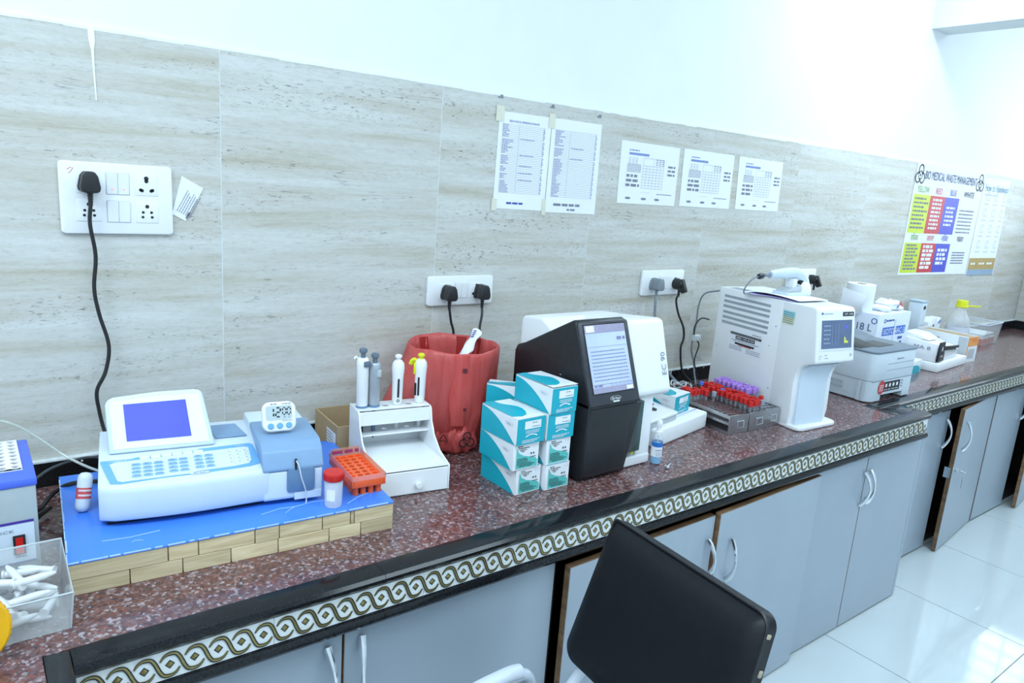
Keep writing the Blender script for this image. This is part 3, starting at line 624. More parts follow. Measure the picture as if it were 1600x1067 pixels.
for k, (q, lab) in enumerate((([(1.824, .906), (2.126, .903), (2.129, .695), (1.829, .695)], 'leftmost of the three landscape charts on the wall'), ([(2.150, .905), (2.450, .903), (2.457, .696), (2.157, .697)], 'middle one of the three landscape charts on the wall'), ([(2.483, .903), (2.783, .900), (2.793, .697), (2.497, .697)], 'rightmost of the three landscape charts on the wall'))):
    s, o, ex, ey, W_, H_ = sheet('wall_notice', lab, 'notice', q)
    ln = MB(); x0, x1, y0, y1 = .115, .222, .055, .158
    for i in range(7): ln.rect(o, ex, ey, x0 + (x1 - x0) * i / 6, y0, x0 + (x1 - x0) * i / 6 + .0008, y1 if i in (0, 3, 6) else y1 - .026)
    for i in range(9): ln.rect(o, ex, ey, x0, y0 + (y1 - .026 - y0) * i / 8, x1, y0 + (y1 - .026 - y0) * i / 8 + .0008)
    ln.rect(o, ex, ey, x0, y1, x1, y1 + .0008)
    for r_ in range(4): ln.rect(o, ex, ey, .03, .048 + r_ * .0001, .03 + .0001, .049)
    ln.rect(o, ex, ey, .115, .040, .16, .0405); ln.build('ruled_lines', m_gink, s, smooth=False)
    tx = MB()
    for i in range(3): scribble(tx, o, ex, ey, .036, .104, .058 + i * .016, .009, i + k)
    for i in range(6): scribble(tx, o, ex, ey, .036, .105, .108 + i * .0048, .0022, i)
    for u in (.04, .12, .19): tx.disc(o, ex, ey, u + .014, .018, .014, 12, .0042)
    for i in range(4):
        for j in range(3): tx.rect(o, ex, ey, .180 + j * .016, .137 + i * .006, .190 + j * .016, .1395 + i * .006)
    for i in range(3): scribble(tx, o, ex, ey, .245, .285, .105 + .014 * i, .007, i + 7)
    scribble(tx, o, ex, ey, .20, .28, .036, .003, 4)
    tx.build('printed_text', m_gink, s, smooth=False)
    bl = MB(); bl.rect(o, ex, ey, .040, .165, .140, .173); bl.disc(o, ex, ey, .044, .181, .003, 10); scribble(bl, o, ex, ey, .05, .09, .179, .004, 2)
    bl.build('heading_print', pm('pale_blue_ink', s2l(128, 146, 200), .7), s, smooth=False)
    sk_ = MB()
    for i in range(6): sk_.ring(o, ex, ey, .046 + .014 * (i % 3) * 1.2, .140 + .012 * (i // 3), .005, .001, 10)
    sk_.build('sketch', m_gink, s, smooth=False)
# price card stuck beside the large plate
s, o, ex, ey, W_, H_ = sheet('price_card', 'small tilted white card tucked beside the large switch plate', 'card', [(.421, .699), (.468, .673), (.427, .596), (.398, .612)], th=.0012)
ang = Vector((.041, 0, .077)).normalized(); pe = Vector((ang.z, 0, -ang.x))
tx = MB()
for i in range(7): scribble(tx, Vector((-.020, -.0025, -.035)), ang, pe, .008, .062 - .004 * (i % 3), .004 + i * .0052 - .004, .0017, i + 40)
tx.rect(Vector((-.020, -.0025, -.035)), ang, pe, .002, .024, .018, .029); tx.build('printed_text', m_gink, s, smooth=False)
# waste-segregation poster and hand-wash poster
s, o, ex, ey, W_, H_ = sheet('wall_poster', 'colour-coded waste management poster in yellow, red and blue columns', 'poster', [(3.975, .986), (4.838, .984), (4.830, .395), (3.977, .403)], th=.002)
sx = W_; top_ = H_
cols = [(.02, .245, pm('poster_yellow', s2l(206, 222, 58), .5, var=.02)), (.245, .455, pm('poster_red', s2l(206, 62, 72), .5, var=.02)), (.455, .665, pm('poster_blue', s2l(78, 84, 200), .5, var=.02))]
for a, b, m in cols:
    MB().rect(o, ex, ey, a * sx, .390 * top_, b * sx, .735 * top_).rect(o, ex, ey, a * sx, .025 * top_, b * sx, .300 * top_).build('colour_panel', m, s, smooth=False)
o2 = o + Vector((0, -.0006, 0))
def biohazard(parent, o, ex, ey, u, v, r):
    b_ = MB()
    for k in range(3):
        a = pi / 2 + k * 2 * pi / 3; b_.ring(o, ex, ey, u + .55 * r * cos(a), v + .55 * r * sin(a), .50 * r, .16 * r, 20, a - 2.55 + pi * 0, a + 2.55)
    b_.ring(o, ex, ey, u, v, .42 * r, .10 * r, 20); b_.disc(o, ex, ey, u, v, .14 * r, 10)
    b_.build('biohazard_symbol', m_ink, parent, smooth=False)
biohazard(s, o2, ex, ey, .055 * sx, .90 * top_, .05); biohazard(s, o2, ex, ey, .945 * sx, .90 * top_, .05)
text('BIO MEDICAL WASTE MANAGEMENT', s, o2 + ex * (.12 * sx) + ey * (.875 * top_), ex, ey, .042, pm('navy_ink', s2l(54, 62, 110), .6), .76 * sx)
for wd_, c0, m in (('YELLOW', .13, pm('poster_green', s2l(130, 180, 60), .5)), ('RED', .35, pm('poster_pink', s2l(220, 90, 120), .5)), ('BLUE', .56, pm('poster_blue', s2l(78, 84, 200), .5)), ('WHITE', .80, m_ink)):
    text(wd_, s, o2 + ex * (c0 * sx) + ey * (.755 * top_), ex, ey, .032, m, (.16 if len(wd_) > 4 else .09) * sx, center=True)
for wd_, c0, m in (('पिवळा', .13, 'poster_green'), ('लाल', .35, 'poster_pink'), ('निळा', .56, 'poster_blue'), ('पांढरा', .80, 'black_ink')):
    text(wd_, s, o2 + ex * (c0 * sx) + ey * (.325 * top_), ex, ey, .030, MATS[m], .10 * sx, center=True)
tx = MB(); ty = MB()
for i in range(8):
    scribble(ty, o2, ex, ey, .04 * sx, (.19 + .04 * (i % 2)) * sx, (.69 - i * .037) * top_, .010, i)
    scribble(ty, o2, ex, ey, .05 * sx, (.18 + .04 * (i % 2)) * sx, (.270 - i * .031) * top_, .010, i + 30)
    if i < 7: scribble(ty, o2, ex, ey, .70 * sx, .93 * sx, (.62 - i * .035) * top_, .007, i + 9); scribble(ty, o2, ex, ey, .72 * sx, .92 * sx, (.21 - i * .026) * top_, .007, i + 19) if i < 5 else None
for i in range(8): scribble(tx, o2, ex, ey, .285 * sx, .415 * sx, (.69 - i * .037) * top_, .012, i + 60)
for i in range(5): scribble(tx, o2, ex, ey, .495 * sx, .625 * sx, (.63 - i * .040) * top_, .012, i + 70)
for i in range(6): scribble(tx, o2, ex, ey, .275 * sx, .425 * sx, (.255 - i * .039) * top_, .016, i + 80)
for i in range(4): scribble(tx, o2, ex, ey, .49 * sx, .63 * sx, (.225 - i * .042) * top_, .016, i + 90)
tx.build('white_text', m_paper, s, smooth=False); ty.build('dark_text', m_gink, s, smooth=False)
s, o, ex, ey, W_, H_ = sheet('wall_poster', 'pale hand washing poster with brown footer, right of the coloured poster', 'poster', [(4.842, .964), (5.222, .966), (5.255, .384), (4.842, .388)], th=.002)
text('How to Handwash', s, o + ex * .02 + ey * (H_ - .075), ex, ey, .042, pm('pale_teal_ink', s2l(100, 146, 170), .6), W_ - .05)
MB().rect(o, ex, ey, 0, .035, W_, .105).build('brown_footer', pm('poster_brown', s2l(186, 158, 100), .5), s, smooth=False)
MB().rect(o, ex, ey, 0, 0, W_, .035).build('blue_footer', pm('poster_slate', s2l(150, 172, 196), .5), s, smooth=False)
tx = MB()
for i in range(3):
    for j in range(4):
        u, v = .05 + i * .125, .145 + j * .095
        tx.ring(o, ex, ey, u + .035, v + .042, .024, .004, 12, .3, 4.5); tx.ring(o, ex, ey, u + .05, v + .036, .016, .004, 10, 2, 6); scribble(tx, o, ex, ey, u, u + .07, v - .004, .005, i + j * 3)
scribble(tx, o, ex, ey, .03, .22, H_ - .10, .006, 9); tx.build('hand_drawings', pm('pale_grey_ink', s2l(176, 188, 212), .7), s, smooth=False)
tx = MB()
for u in (.03, .15, .27): scribble(tx, o + Vector((0, -.0006, 0)), ex, ey, u, u + .08, .065, .012, int(u * 100))
tx.build('footer_text', m_paper, s, smooth=False)
# ================================================================== left end of the worktop
# block heater with blue cap
t = thing('block_heater', 'grey dry block heater with blue top and red rocker switch, at the left edge', 'heater', (.079, -.410, 0))
MB().box(-.222, -.002, .002, .206, .004, .170).build('body', m_grey, t, bevel=.003)
cap = MB().box(-.224, 0, 0, .208, .168, .183).build('top_cover', m_bluem, t, bevel=.003)
wb = MB().holed(-.170, .045, 8, 8, .0190, .0190, .0066, .1875, .012, 8)
wb.box(-.171, -.017, .044, .198, .1832, .1838); q = wb.build('well_block', m_wht, t, smooth=False)
MB().box(-.168, -.020, .047, .195, .1838, .1842).build('well_floor', m_blk2, q, smooth=False)
pn = MB().box(-.215, -.009, -.0008, .0015, .029, .106).build('label_panel', m_wht2, t, smooth=False)
MB().rect((0, -.0012, 0), X, Z, -.215, .103, -.009, .108).build('purple_band', pm('purple_print', s2l(70, 54, 150), .5), t, smooth=False)
MB().rect((0, -.0012, 0), X, Z, -.215, .0295, -.009, .0315).build('blue_band', m_bink, t, smooth=False)
text('DRY BLOCK', t, (-.105, -.0008, .088), X, Z, .0055, m_gink, .067)
MB().box(-.041, -.023, -.004, -.0006, .046, .082).build('switch_bezel', m_blk, t, bevel=.001)
MB().prism([(-.004, .050), (-.0075, .050), (-.0045, .064), (-.006, .078), (-.004, .078)], 'x', -.0375, -.0265).build('rocker_switch', m_redb, t)
tx = MB(); scribble(tx, (0, -.0012, 0), X, Z, -.040, -.022, .040, .0018, 2); tx.build('printed_text', m_gink, t, smooth=False)
for a in (-.205, -.018):
    for b in (.02, .19): MB().cyl((a, b, 0), .008, .005, 12).build('rubber_foot', m_blk, t)
# clear bin of loose tubes
t = thing('storage_bin', 'clear open plastic bin full of loose white tubes, front left corner', 'bin', (0, -.620, 0))
def wall_bin(mb, x0, x1, y0, y1, h0, h1, tk, fl_):
    # base, front, back, sides whose top slopes from back to front
    mb.box(x0 + fl_, x1 - fl_, y0 + fl_, y1 - fl_, .0005, tk)
    for (ya, yb, h) in ((y0, y0 + tk, h0), (y1 - tk, y1, h1)):
        s_ = 1 if ya == y0 else -1
        mb.add([(x0 + fl_, ya + s_ * fl_, 0.0005), (x1 - fl_, ya + s_ * fl_, .0005), (x1, ya, h), (x0, ya, h), (x0 + fl_, yb + s_ * fl_, 0.0005), (x1 - fl_, yb + s_ * fl_, .0005), (x1, yb, h), (x0, yb, h)], [(0, 1, 2, 3), (7, 6, 5, 4), (0, 4, 5, 1), (1, 5, 6, 2), (2, 6, 7, 3), (3, 7, 4, 0)])
    for (xa, xb, s_) in ((x0, x0 + tk, 1), (x1 - tk, x1, -1)):
        mb.add([(xa + s_ * fl_, y0 + fl_, .0005), (xa + s_ * fl_, y1 - fl_, .0005), (xa, y1, h1), (xa, y0, h0), (xb + s_ * fl_, y0 + fl_, .0005), (xb + s_ * fl_, y1 - fl_, .0005), (xb, y1, h1), (xb, y0, h0)], [(0, 1, 2, 3), (7, 6, 5, 4), (0, 4, 5, 1), (1, 5, 6, 2), (2, 6, 7, 3), (3, 7, 4, 0)])
    return mb
wall_bin(MB(), -.115, .104, 0, .155, .066, .086, .0018, .006).build('bin_body', m_clear, t, bevel=.0008, seg=1)
MB().tube([(-.115, 0, .066), (.104, 0, .066), (.104, .155, .086), (-.115, .155, .086), (-.115, 0, .066)], .0016, 6).build('rim', m_rim, t)
MB().tube([(.098, .006, .002), (.104, 0, .066)], .0014, 6).build('corner_edge', m_rim, t); MB().tube([(.098, .149, .002), (.104, .155, .086)], .0014, 6).build('corner_edge', m_rim, t)
tubeme = MB().lathe([(.0012, 0), (.0030, .003), (.0058, .018), (.0058, .056), (.0074, .057), (.0074, .060)], 12).mesh('sample_tube', clear('milky_tube', (.93, .95, .97), white=.62))
tg = 'loose white tubes in the clear bin'
rr = random.Random(5); n = 0
layers = [(.010, 9), (.022, 9), (.034, 9), (.046, 9), (.058, 8), (.069, 6)]
for z_, cnt in layers:
    for k in range(cnt):
        o = bpy.data.objects.new('sample_tube', tubeme); COL.objects.link(o); n += 1
        a = rr.uniform(-1.0, 1.0) + (pi / 2 if rr.random() < .6 else 0) + (pi if rr.random() < .5 else 0); x_ = -.10 + .185 * (k + .5) / cnt + rr.uniform(-.008, .008)
        y_ = rr.uniform(-.60, -.50)
        tag(o, 'loose frosted tube lying among others in the clear front bin', 'tube', (x_, y_, z_), 0, tg)
        tl_ = rr.uniform(-.22, .22); dx, dy, dz = sin(a) * cos(tl_), -cos(a) * cos(tl_), sin(tl_)
        dv = Vector((dx, dy, dz)); dv.x *= 1
        c_ = Vector((x_, y_, z_ + ZC)); st = c_ - dv * .03
        for _ in range(8):
            e_ = st + dv * .06
            if e_.x > .088: st.x -= e_.x - .088
            if st.x > .088: st.x = .088
            if min(st.y, e_.y) < -.607: st.y += -.607 - min(st.y, e_.y)
            if max(st.y, e_.y) > -.477: st.y -= max(st.y, e_.y) + .477
        o.location = st; o.rotation_euler = dv.to_track_quat('Z', 'Y').to_euler()
# yellow cap leaning on the bin
t = thing('yellow_lid', 'round yellow plastic lid at the left edge, leaning on the clear bin', 'lid', (-.033, -.650, .0))
ax_ = Vector((.12, -1, .16)).normalized()
MB().lathe([(.050, 0), (.054, .003), (.054, .012), (.051, .015)], 28, (0, .006, .0572), ax=ax_).build('cap', pm('amber_plastic', s2l(236, 176, 20), .35), t)
q = MB()
for k in range(40):
    a = 2 * pi * k / 40; e1 = ax_.orthogonal().normalized(); e2 = ax_.cross(e1); q.obox(Vector((0, .006, .0572)) + ax_ * .006 + (e1 * cos(a) + e2 * sin(a)) * .0542, e1 * cos(a) + e2 * sin(a), ax_, -e1 * sin(a) + e2 * cos(a), .0010, .004, .0018)
q.build('grip_ribs', pm('amber_plastic', s2l(236, 176, 20), .35), t, smooth=False)
# wooden board with blue laminate
BR = rad(-4.0)
t = thing('wooden_stand', 'low stand of pale wood blocks topped with blue laminate, under the keypad analyser', 'stand', (.107, -.517, 0), BR)
BW, BD = .592, .395
MB().box(.030, BW - .030, .030, BD - .003, .0, .058).build('core', m_wood, t, smooth=False)
for (z0, z1, seams) in ((.0, .0283, (0, .092, .178, .262, .350, .452, .520, BW)), (.0290, .0580, (0, .154, .205, .306, .352, .438, .497, .505, BW))):
    for a, b in zip(seams[:-1], seams[1:]):
        j = random.uniform(0, .0012)
        MB().box(a + .0008, b - .0008, j, .0295, z0, z1).build('wood_block', m_wood, t, bevel=.0008, seg=1)
    for a, b in ((.030, .15), (.15, .28), (.28, BD)):
        MB().box(.0, .0295, a + .0008, b - .0008, z0, z1).build('wood_block', m_wood, t, bevel=.0008, seg=1)
        MB().box(BW - .0295, BW, a + .0008, b - .0008, z0, z1).build('wood_block', m_wood, t, bevel=.0008, seg=1)
MB().prism([(-.001, -.001), (BW + .001, -.001), (BW + .001, BD - .02), (BW - .02, BD), (-.001, BD)], 'z', .0582, .0620).build('blue_top', m_blue, t, bevel=.0006, seg=1)
q = MB(); rr = random.Random(3); u = 0
while u < BW - .01:
    l = rr.uniform(.006, .05); q.box(u, u + l, -.0012, .0002 + rr.uniform(0, .0014), .0604, .0622); u += l + rr.uniform(0, .01)
u = 0
while u < BD - .03:
    l = rr.uniform(.006, .05); q.box(-.0012, .0002 + rr.uniform(0, .0018), u, u + l, .0600, .0622); u += l + rr.uniform(0, .006)
q.build('chipped_edge', pm('pale_scratch', s2l(170, 200, 236), .6), t, smooth=False)
q = MB()
for pts in ([(.33, .050), (.37, .062), (.40, .058), (.44, .066), (.475, .060)], [(.375, .038), (.39, .052), (.40, .058)], [(.50, .028), (.53, .050), (.56, .062), (.575, .078)], [(.10, .035), (.106, .040), (.118, .036)], [(.055, .060), (.10, .056), (.15, .062)]):
    q.tube([(a, b, .0622) for a, b in pts], .0009, 4)
q.build('scratch', pm('pale_scratch', s2l(170, 200, 236), .6), t, smooth=False)
# white tube leaning on the analyser
t = thing('specimen_tube', 'small white round-ended tube with red printed band, standing on the blue board', 'tube', (.152, -.322, .0625), 0)
t.rotation_euler = (rad(-16), rad(10), rad(0))
prof = [(.002, .0), (.0085, .002), (.0125, .008), (.0132, .014), (.0132, .064), (.0120, .070), (.0075, .0745), (.002, .0755)]
MB().lathe(prof, 20).build('tube_body', pm('milky_plastic', s2l(214, 222, 232), .35, var=.02), t)
MB().lathe([(.0134, .026), (.0134, .047)], 20, cap0=False, cap1=False).build('red_band', pm('pale_red_print', s2l(216, 88, 90), .5, var=.05), t)
q = MB()
for k in range(2):
    for j in range(10):
        a = -2.4 + j * .2; q.rect((.0136 * cos(a), .0136 * sin(a), .031 + k * .009), (-sin(a), cos(a), 0), Z, -.0010, 0, .0011, .0035)
q.build('printed_text', m_paper, t, smooth=False)
# ---------------------------------------------------------------- keypad chemistry analyser
t = thing('chemistry_analyser', 'white tabletop chemistry analyser with blue screen and keypad, on the blue board', 'analyser', (.173, -.416, .062), rad(-8.94))
# body: profile per station in x (front bows slightly)
def body(x0, x1, prof, mat, name, bv=.004): return MB().prism(prof, 'x', x0, x1).build(name, mat, t, bevel=bv, seg=3)
nx = 12; vs = []; fs = []
for i in range(nx + 1):
    u = i / nx; x_ = -.004 + .300 * u; bow = -.010 * sin(pi * min(1, u * 1.05)); bl = .010 * (1 - min(1, u * 9)) ** 2
    for (y_, z_) in ((.012 + bow * .5 + bl, .008), (.002 + bow + bl, .014), (-.002 + bow + bl, .030), (-.004 + bow + bl, .070), (-.001 + bow + bl, .080), (.006 + bow + bl, .083), (.128, .098), (.136, .100), (.262, .100), (.272, .094), (.276, .084), (.276, .008)): vs.append((x_, y_, z_))
m_ = 12
for i in range(nx):
    for k in range(m_): fs.append((i * m_ + k, i * m_ + (k + 1) % m_, (i + 1) * m_ + (k + 1) % m_, (i + 1) * m_ + k))
fs += [tuple(range(m_))[::-1], tuple(range(nx * m_, (nx + 1) * m_))]
MB().add(vs, fs).build('body', m_wht2, t, bevel=.0025, seg=2, angle=32)
body(.285, .402, [(.002, .010), (-.002, .016), (-.003, .073), (.030, .082), (.145, .118), (.19, .120), (.262, .118), (.276, .100), (.276, .008)], m_wht2, 'cuvette_housing', .004)
body(.283, .404, [(-.004, .074), (-.0055, .080), (.010, .112), (.030, .126), (.045, .1275), (.165, .1275), (.165, .115), (.02, .080)], m_bgrey, 'cuvette_cover', .004)
MB().prism(rrect(.056, .050, .006, 4, .358, .052), 'y', -.0062, -.002).build('cuvette_door', m_bgrey2, t, bevel=.001)
MB().prism(rrect(.0045, .024, .0022, 4, .3475, .087), 'y', -.0066, -.003).build('slot', m_ink, t)
MB().tube(smooth_path([(.3475, -.0052, .096), (.352, -.012, .085), (.357, -.014, .060), (.366, -.012, .030), (.368, -.010, .010), (.367, -.012, .002)]), .0013, 6).build('suction_hose', m_wcable, t)
MB().prism([(.345, -.0045), (.400, -.0045), (.400, -.0025), (.345, -.0025)], 'z', .009, .026).build('door_plinth', m_wht2, t, bevel=.0008, seg=1)
MB().add([(.212, .150, .1012), (.276, .150, .1012), (.262, .232, .1012), (.206, .232, .1012), (.212, .150, .1035), (.276, .150, .1035), (.262, .232, .1035), (.206, .232, .1035)], [(0, 1, 2, 3), (7, 6, 5, 4), (0, 4, 5, 1), (1, 5, 6, 2), (2, 6, 7, 3), (3, 7, 4, 0)]).build('printer_lid', m_bgrey, t, bevel=.0008, seg=1)
body(.008, .282, [(.018, .0), (.018, .009), (.262, .009), (.262, .0)], m_blk, 'base', .001)  # black block standing in for the shadow gap under the raised body
# sloping keypad panel
ko = Vector((0, .004, .0832)); kex = X; key_ = Vector((0, .122, .0150)).normalized(); kn = kex.cross(key_)
def kpoly(pts, h, name, mat, parent=t, hgt=.0006):
    o_ = ko + kn * h; n_ = len(pts); top = [o_ + kn * hgt + kex * u + key_ * v for u, v in pts]; bot = [o_ + kex * u + key_ * v for u, v in pts]
    return MB().add(top + bot, [tuple(range(n_))] + [(i, (i + 1) % n_, n_ + (i + 1) % n_, n_ + i) for i in range(n_)]).build(name, mat, parent, smooth=False)
pan = kpoly([(.016, .006), (.034, .001), (.10, .0055), (.16, .006), (.22, .010), (.262, .014), (.282, .022), (.284, .040), (.281, .104), (.274, .112), (.176, .108), (.172, .104), (.06, .098), (.052, .094), (.0, .096), (-.001, .090)], 0.0002, 'keypad_frame', m_pblue)
inn = kpoly([(.028, .012), (.036, .007), (.12, .010), (.155, .0105), (.163, .0165), (.236, .020), (.262, .026), (.268, .036), (.270, .092), (.262, .097), (.024, .084), (.015, .078)], 0.001, 'keypad_field', m_wht2)
keyme = {}
def keys(x0, y0, nx, ny, dx, dy, w_, h_, mat, name='key', skew=0.0):
    me = MB()
    pts = rrect(w_, h_, h_ * .4, 2); n_ = len(pts)
    me.add([kex * u + key_ * v + kn * .0018 for u, v in pts] + [kex * u + key_ * v for u, v in pts], [tuple(range(n_))] + [(i, (i + 1) % n_, n_ + (i + 1) % n_, n_ + i) for i in range(n_)])
    me = me.mesh('key', mat, smooth=False)
    for i in range(nx):
        for j in range(ny): child(me, 'key', t, ko + kn * .0016 + kex * (x0 + i * dx) + key_ * (y0 + j * dy + i * skew))
keys(.060, .022, 3, 4, .0195, .0145, .0165, .0085, m_key); keys(.124, .026, 2, 4, .0195, .0145, .0165, .0085, m_key); keys(.171, .030, 2, 4, .0195, .0145, .0165, .0085, m_key); keys(.229, .034, 3, 4, .0155, .0145, .0120, .0080, m_keyw)
keys(.076, .090, 6, 1, .0195, .01, .0185, .0085, m_keyw, skew=.0008)
q = MB(); o_ = ko + kn * .0040
for (x0, y0, nx_, dx) in ((.060, .022, 3, .0195), (.124, .026, 2, .0195), (.171, .030, 2, .0195), (.229, .034, 3, .0155)):
    for i in range(nx_):
        for j in range(4): scribble(q, o_, kex, key_, x0 + i * dx - (.005 if nx_ < 3 or x0 < .1 else .001), x0 + i * dx + (.005 if x0 < .2 else .0025), y0 + j * .0145 - .0012, .0022, i * 5 + j)
q.build('key_legend', m_gink, t, smooth=False)
text('CHEM-7', t, ko + kex * .014 + key_ * .0865 + kn * .0006, kex, key_, .0042, m_wht, .030)
text('CHEM 7', t, ko + kex * .246 + key_ * .1025 + kn * .0006, kex, key_, .0042, m_wht, .016)
q = MB().disc(ko + kn * .0018, kex, key_, .168, .0085, .020, 20, .0055); q.build('badge', m_wht2, t, smooth=False)
q = MB().ring(ko + kn * .0022, kex, key_, .168, .0085, .019, .0010, 24, rv=.0048); q.build('badge_ring', m_bgrey, t, smooth=False)
text('Erba', t, ko + kex * .158 + key_ * .0058 + kn * .0020, kex, key_, .0052, m_bgrey2, .021)
# tilted screen
th_ = rad(22); so = Vector((0, .118, .097)); sex = X; sey = Vector((0, sin(th_), cos(th_))); sn = sex.cross(sey)
def spoly(pts, h0, h1, name, mat, bv=0.0):
    n_ = len(pts)
    return MB().add([so + sn * h1 + sex * u + sey * v for u, v in pts] + [so + sn * h0 + sex * u + sey * v for u, v in pts], [tuple(range(n_)), tuple(range(n_, 2 * n_))[::-1]] + [(i, (i + 1) % n_, n_ + (i + 1) % n_, n_ + i) for i in range(n_)]).build(name, mat, t, bevel=bv, seg=3)
out = [(.014, .004), (.208, .004), (.189, .114), (.184, .120), (.174, .1225), (.10, .122), (.024, .1155), (.015, .111), (.010, .102)]
spoly(out, -.028, 0.0, 'screen_housing', m_wht2, .006)
spoly([(.022, .012), (.198, .012), (.182, .112), (.10, .1125), (.024, .107), (.018, .100)], .0002, .0010, 'bezel', m_wht)
spoly([(.046, .026), (.164, .026), (.156, .102), (.042, .100)], .0012, .0018, 'lcd_screen', m_lcd)
MB().prism([(.125, .098), (.165, .098), (.160, .165), (.150, .165)], 'x', .04, .17).build('screen_arm', m_wht2, t, bevel=.003)
# ---------------------------------------------------------------- timer on top
t = thing('digital_timer', 'white square digital timer reading 12 00, propped on the analyser', 'timer', (.509, -.402, .1935), rad(-8.9))
th_ = rad(14); ex = X; ey = Vector((0, sin(th_), cos(th_))); n_ = ex.cross(ey)
def tpoly(pts, h0, h1, name, mat, bv=0.0):
    k = len(pts)
    return MB().add([n_ * h1 + ex * u + ey * v for u, v in pts] + [n_ * h0 + ex * u + ey * v for u, v in pts], [tuple(range(k)), tuple(range(k, 2 * k))[::-1]] + [(i, (i + 1) % k, k + (i + 1) % k, k + i) for i in range(k)]).build(name, mat, t, bevel=bv, seg=3)
tpoly(rrect(.068, .062, .016, 6, 0, .034), -.018, 0, 'case', m_wht, .004)
tpoly(rrect(.053, .030, .004, 3, -.001, .0425), -.001, .0006, 'display', m_lcdg)
seg = {'0': 'abcdef', '1': 'bc', '2': 'abged'}
def digit(mb, ch, u, v, w_, h_, k=.0030):
    S = {'a': (0, h_, w_, h_), 'd': (0, 0, w_, 0), 'g': (0, h_ / 2, w_, h_ / 2), 'b': (w_, h_ / 2, w_, h_), 'c': (w_, 0, w_, h_ / 2), 'e': (0, 0, 0, h_ / 2), 'f': (0, h_ / 2, 0, h_)}
    for c_ in seg[ch]:
        a, b, c2, d2 = S[c_]
        if b == d2: mb.rect(n_ * .0010, ex, ey, u + a + k * .6, v + b - k / 2, u + c2 - k * .6, v + b + k / 2)
        else: mb.rect(n_ * .0010, ex, ey, u + a - k / 2, v + b + k * .6, u + a + k / 2, v + d2 - k * .6)
q = MB(); digit(q, '1', -.0205, .034, .0085, .019); digit(q, '2', -.0075, .034, .0095, .019); digit(q, '0', .0065, .038, .0065, .0145, .0023); digit(q, '0', .0160, .038, .0065, .0145, .0023); q.build('lcd_digit', m_ink, t, smooth=False)
text('M', t, n_ * .0006 + ex * .0085 + ey * .031, ex, ey, .0032, m_ink); text('S', t, n_ * .0006 + ex * .0182 + ey * .031, ex, ey, .0032, m_ink)
q = MB(); scribble(q, n_ * .0004, ex, ey, -.018, -.004, .0600, .0022, 2); scribble(q, n_ * .0004, ex, ey, .006, .024, .0600, .0018, 5); scribble(q, n_ * .0004, ex, ey, .005, .026, .0245, .0012, 5); q.build('printed_text', m_gink, t, smooth=False)
for u in (-.0185, .0, .0185):
    MB().lathe([(.0062, 0), (.0062, .0016), (.0050, .0030)], 18, n_ * .0002 + ex * u + ey * .0155, ax=n_).build('button', m_pblue, t)
# red-lid specimen cup
t = thing('specimen_cup', 'clear specimen cup with red screw lid in front of the orange rack', 'cup', (.580, -.515, .0622))
MB().lathe([(.0165, 0), (.0175, .002), (.0190, .052), (.0180, .054), (.0180, .062)], 28, cap1=False).build('cup_body', m_frost, t)
MB().lathe([(.0205, .058), (.0210, .059), (.0210, .072), (.0195, .0745), (.004, .0748)], 32).build('lid', m_red, t)
q = MB()
for k in range(36):
    a = 2 * pi * k / 36; q.obox((.0211 * cos(a), .0211 * sin(a), .0655), (cos(a), sin(a), 0), (-sin(a), cos(a), 0), Z, .0005, .0007, .0055)
q.build('lid_ribs', m_red, t, smooth=False)
MB().add([(.0186 * cos(a), .0186 * sin(a), z_) for z_ in (.016, .042) for a in [rad(200 + 8 * k) for k in range(8)]], [(k, k + 1, k + 9, k + 8) for k in range(7)]).build('label', m_paper, t, smooth=False)
# orange microtube rack
t = thing('tube_rack', 'bright orange microtube rack with round holes, on the blue board by the pipette stand', 'rack', (.632, -.498, .0622), rad(-5))
MB().holed(.0, .0, 4, 8, .0170, .0180, .0062, .034, .018, 8).build('hole_plate', m_orange, t, angle=30)
q = MB().box(-.004, .0, -.004, .148, .019, .0345).box(.068, .072, -.004, .148, .019, .0345).box(.0, .068, -.004, .0, .019, .0345).box(.0, .068, .144, .148, .019, .0345).build('skirt', m_orange, t, bevel=.0012)
for i in range(4):
    for j in (0, 7): MB().cyl(((i + .5) * .017, (j + .5) * .018, 0), .0066, .030, 10).build('tube_socket', m_orange, t)
for j in range(1, 7):
    for i in (0, 3): MB().cyl(((i + .5) * .017, (j + .5) * .018, 0), .0066, .030, 10).build('tube_socket', m_orange, t)
lid = MB().box(.0, .068, .1485, .1505, .034, .052).box(-.004, -.0028, -.004, .150, .0345, .046).box(.0708, .072, -.004, .150, .0345, .046).box(-.004, .072, -.004, -.0028, .0345, .046).build('clear_rail', clear('orange_clear', (.98, .62, .48), white=.25), t, smooth=False)
q = MB(); scribble(q, (0, .1482, 0), X, Z, .002, .066, .039, .008, 4); q.build('printed_text', pm('violet_ink', s2l(150, 60, 110), .6), t, smooth=False)
# cardboard box behind the stand
t = thing('cardboard_box', 'open brown cardboard box between the white pipette stand and the wall', 'box', (.728, -.198, 0), rad(-3))
bx = MB()
for a, b, c, d in ((0, .18, 0, .004), (0, .18, .161, .165), (0, .004, .004, .161), (.176, .18, .004, .161)): bx.box(a, b, c, d, .002, .106)
bx.box(0, .18, 0, .165, 0, .003).build('carton', m_kraft, t, smooth=False)
MB().rect((-.0006, 0, 0), -Y, Z, -.075, .030, -.010, .085).build('label', m_paper, t, smooth=False)
q = MB()
for i in range(6): scribble(q, (-.0012, 0, 0), -Y, Z, -.080, -.030, .036 + i * .008, .0025, i)
q.build('printed_text', m_gink, t, smooth=False)
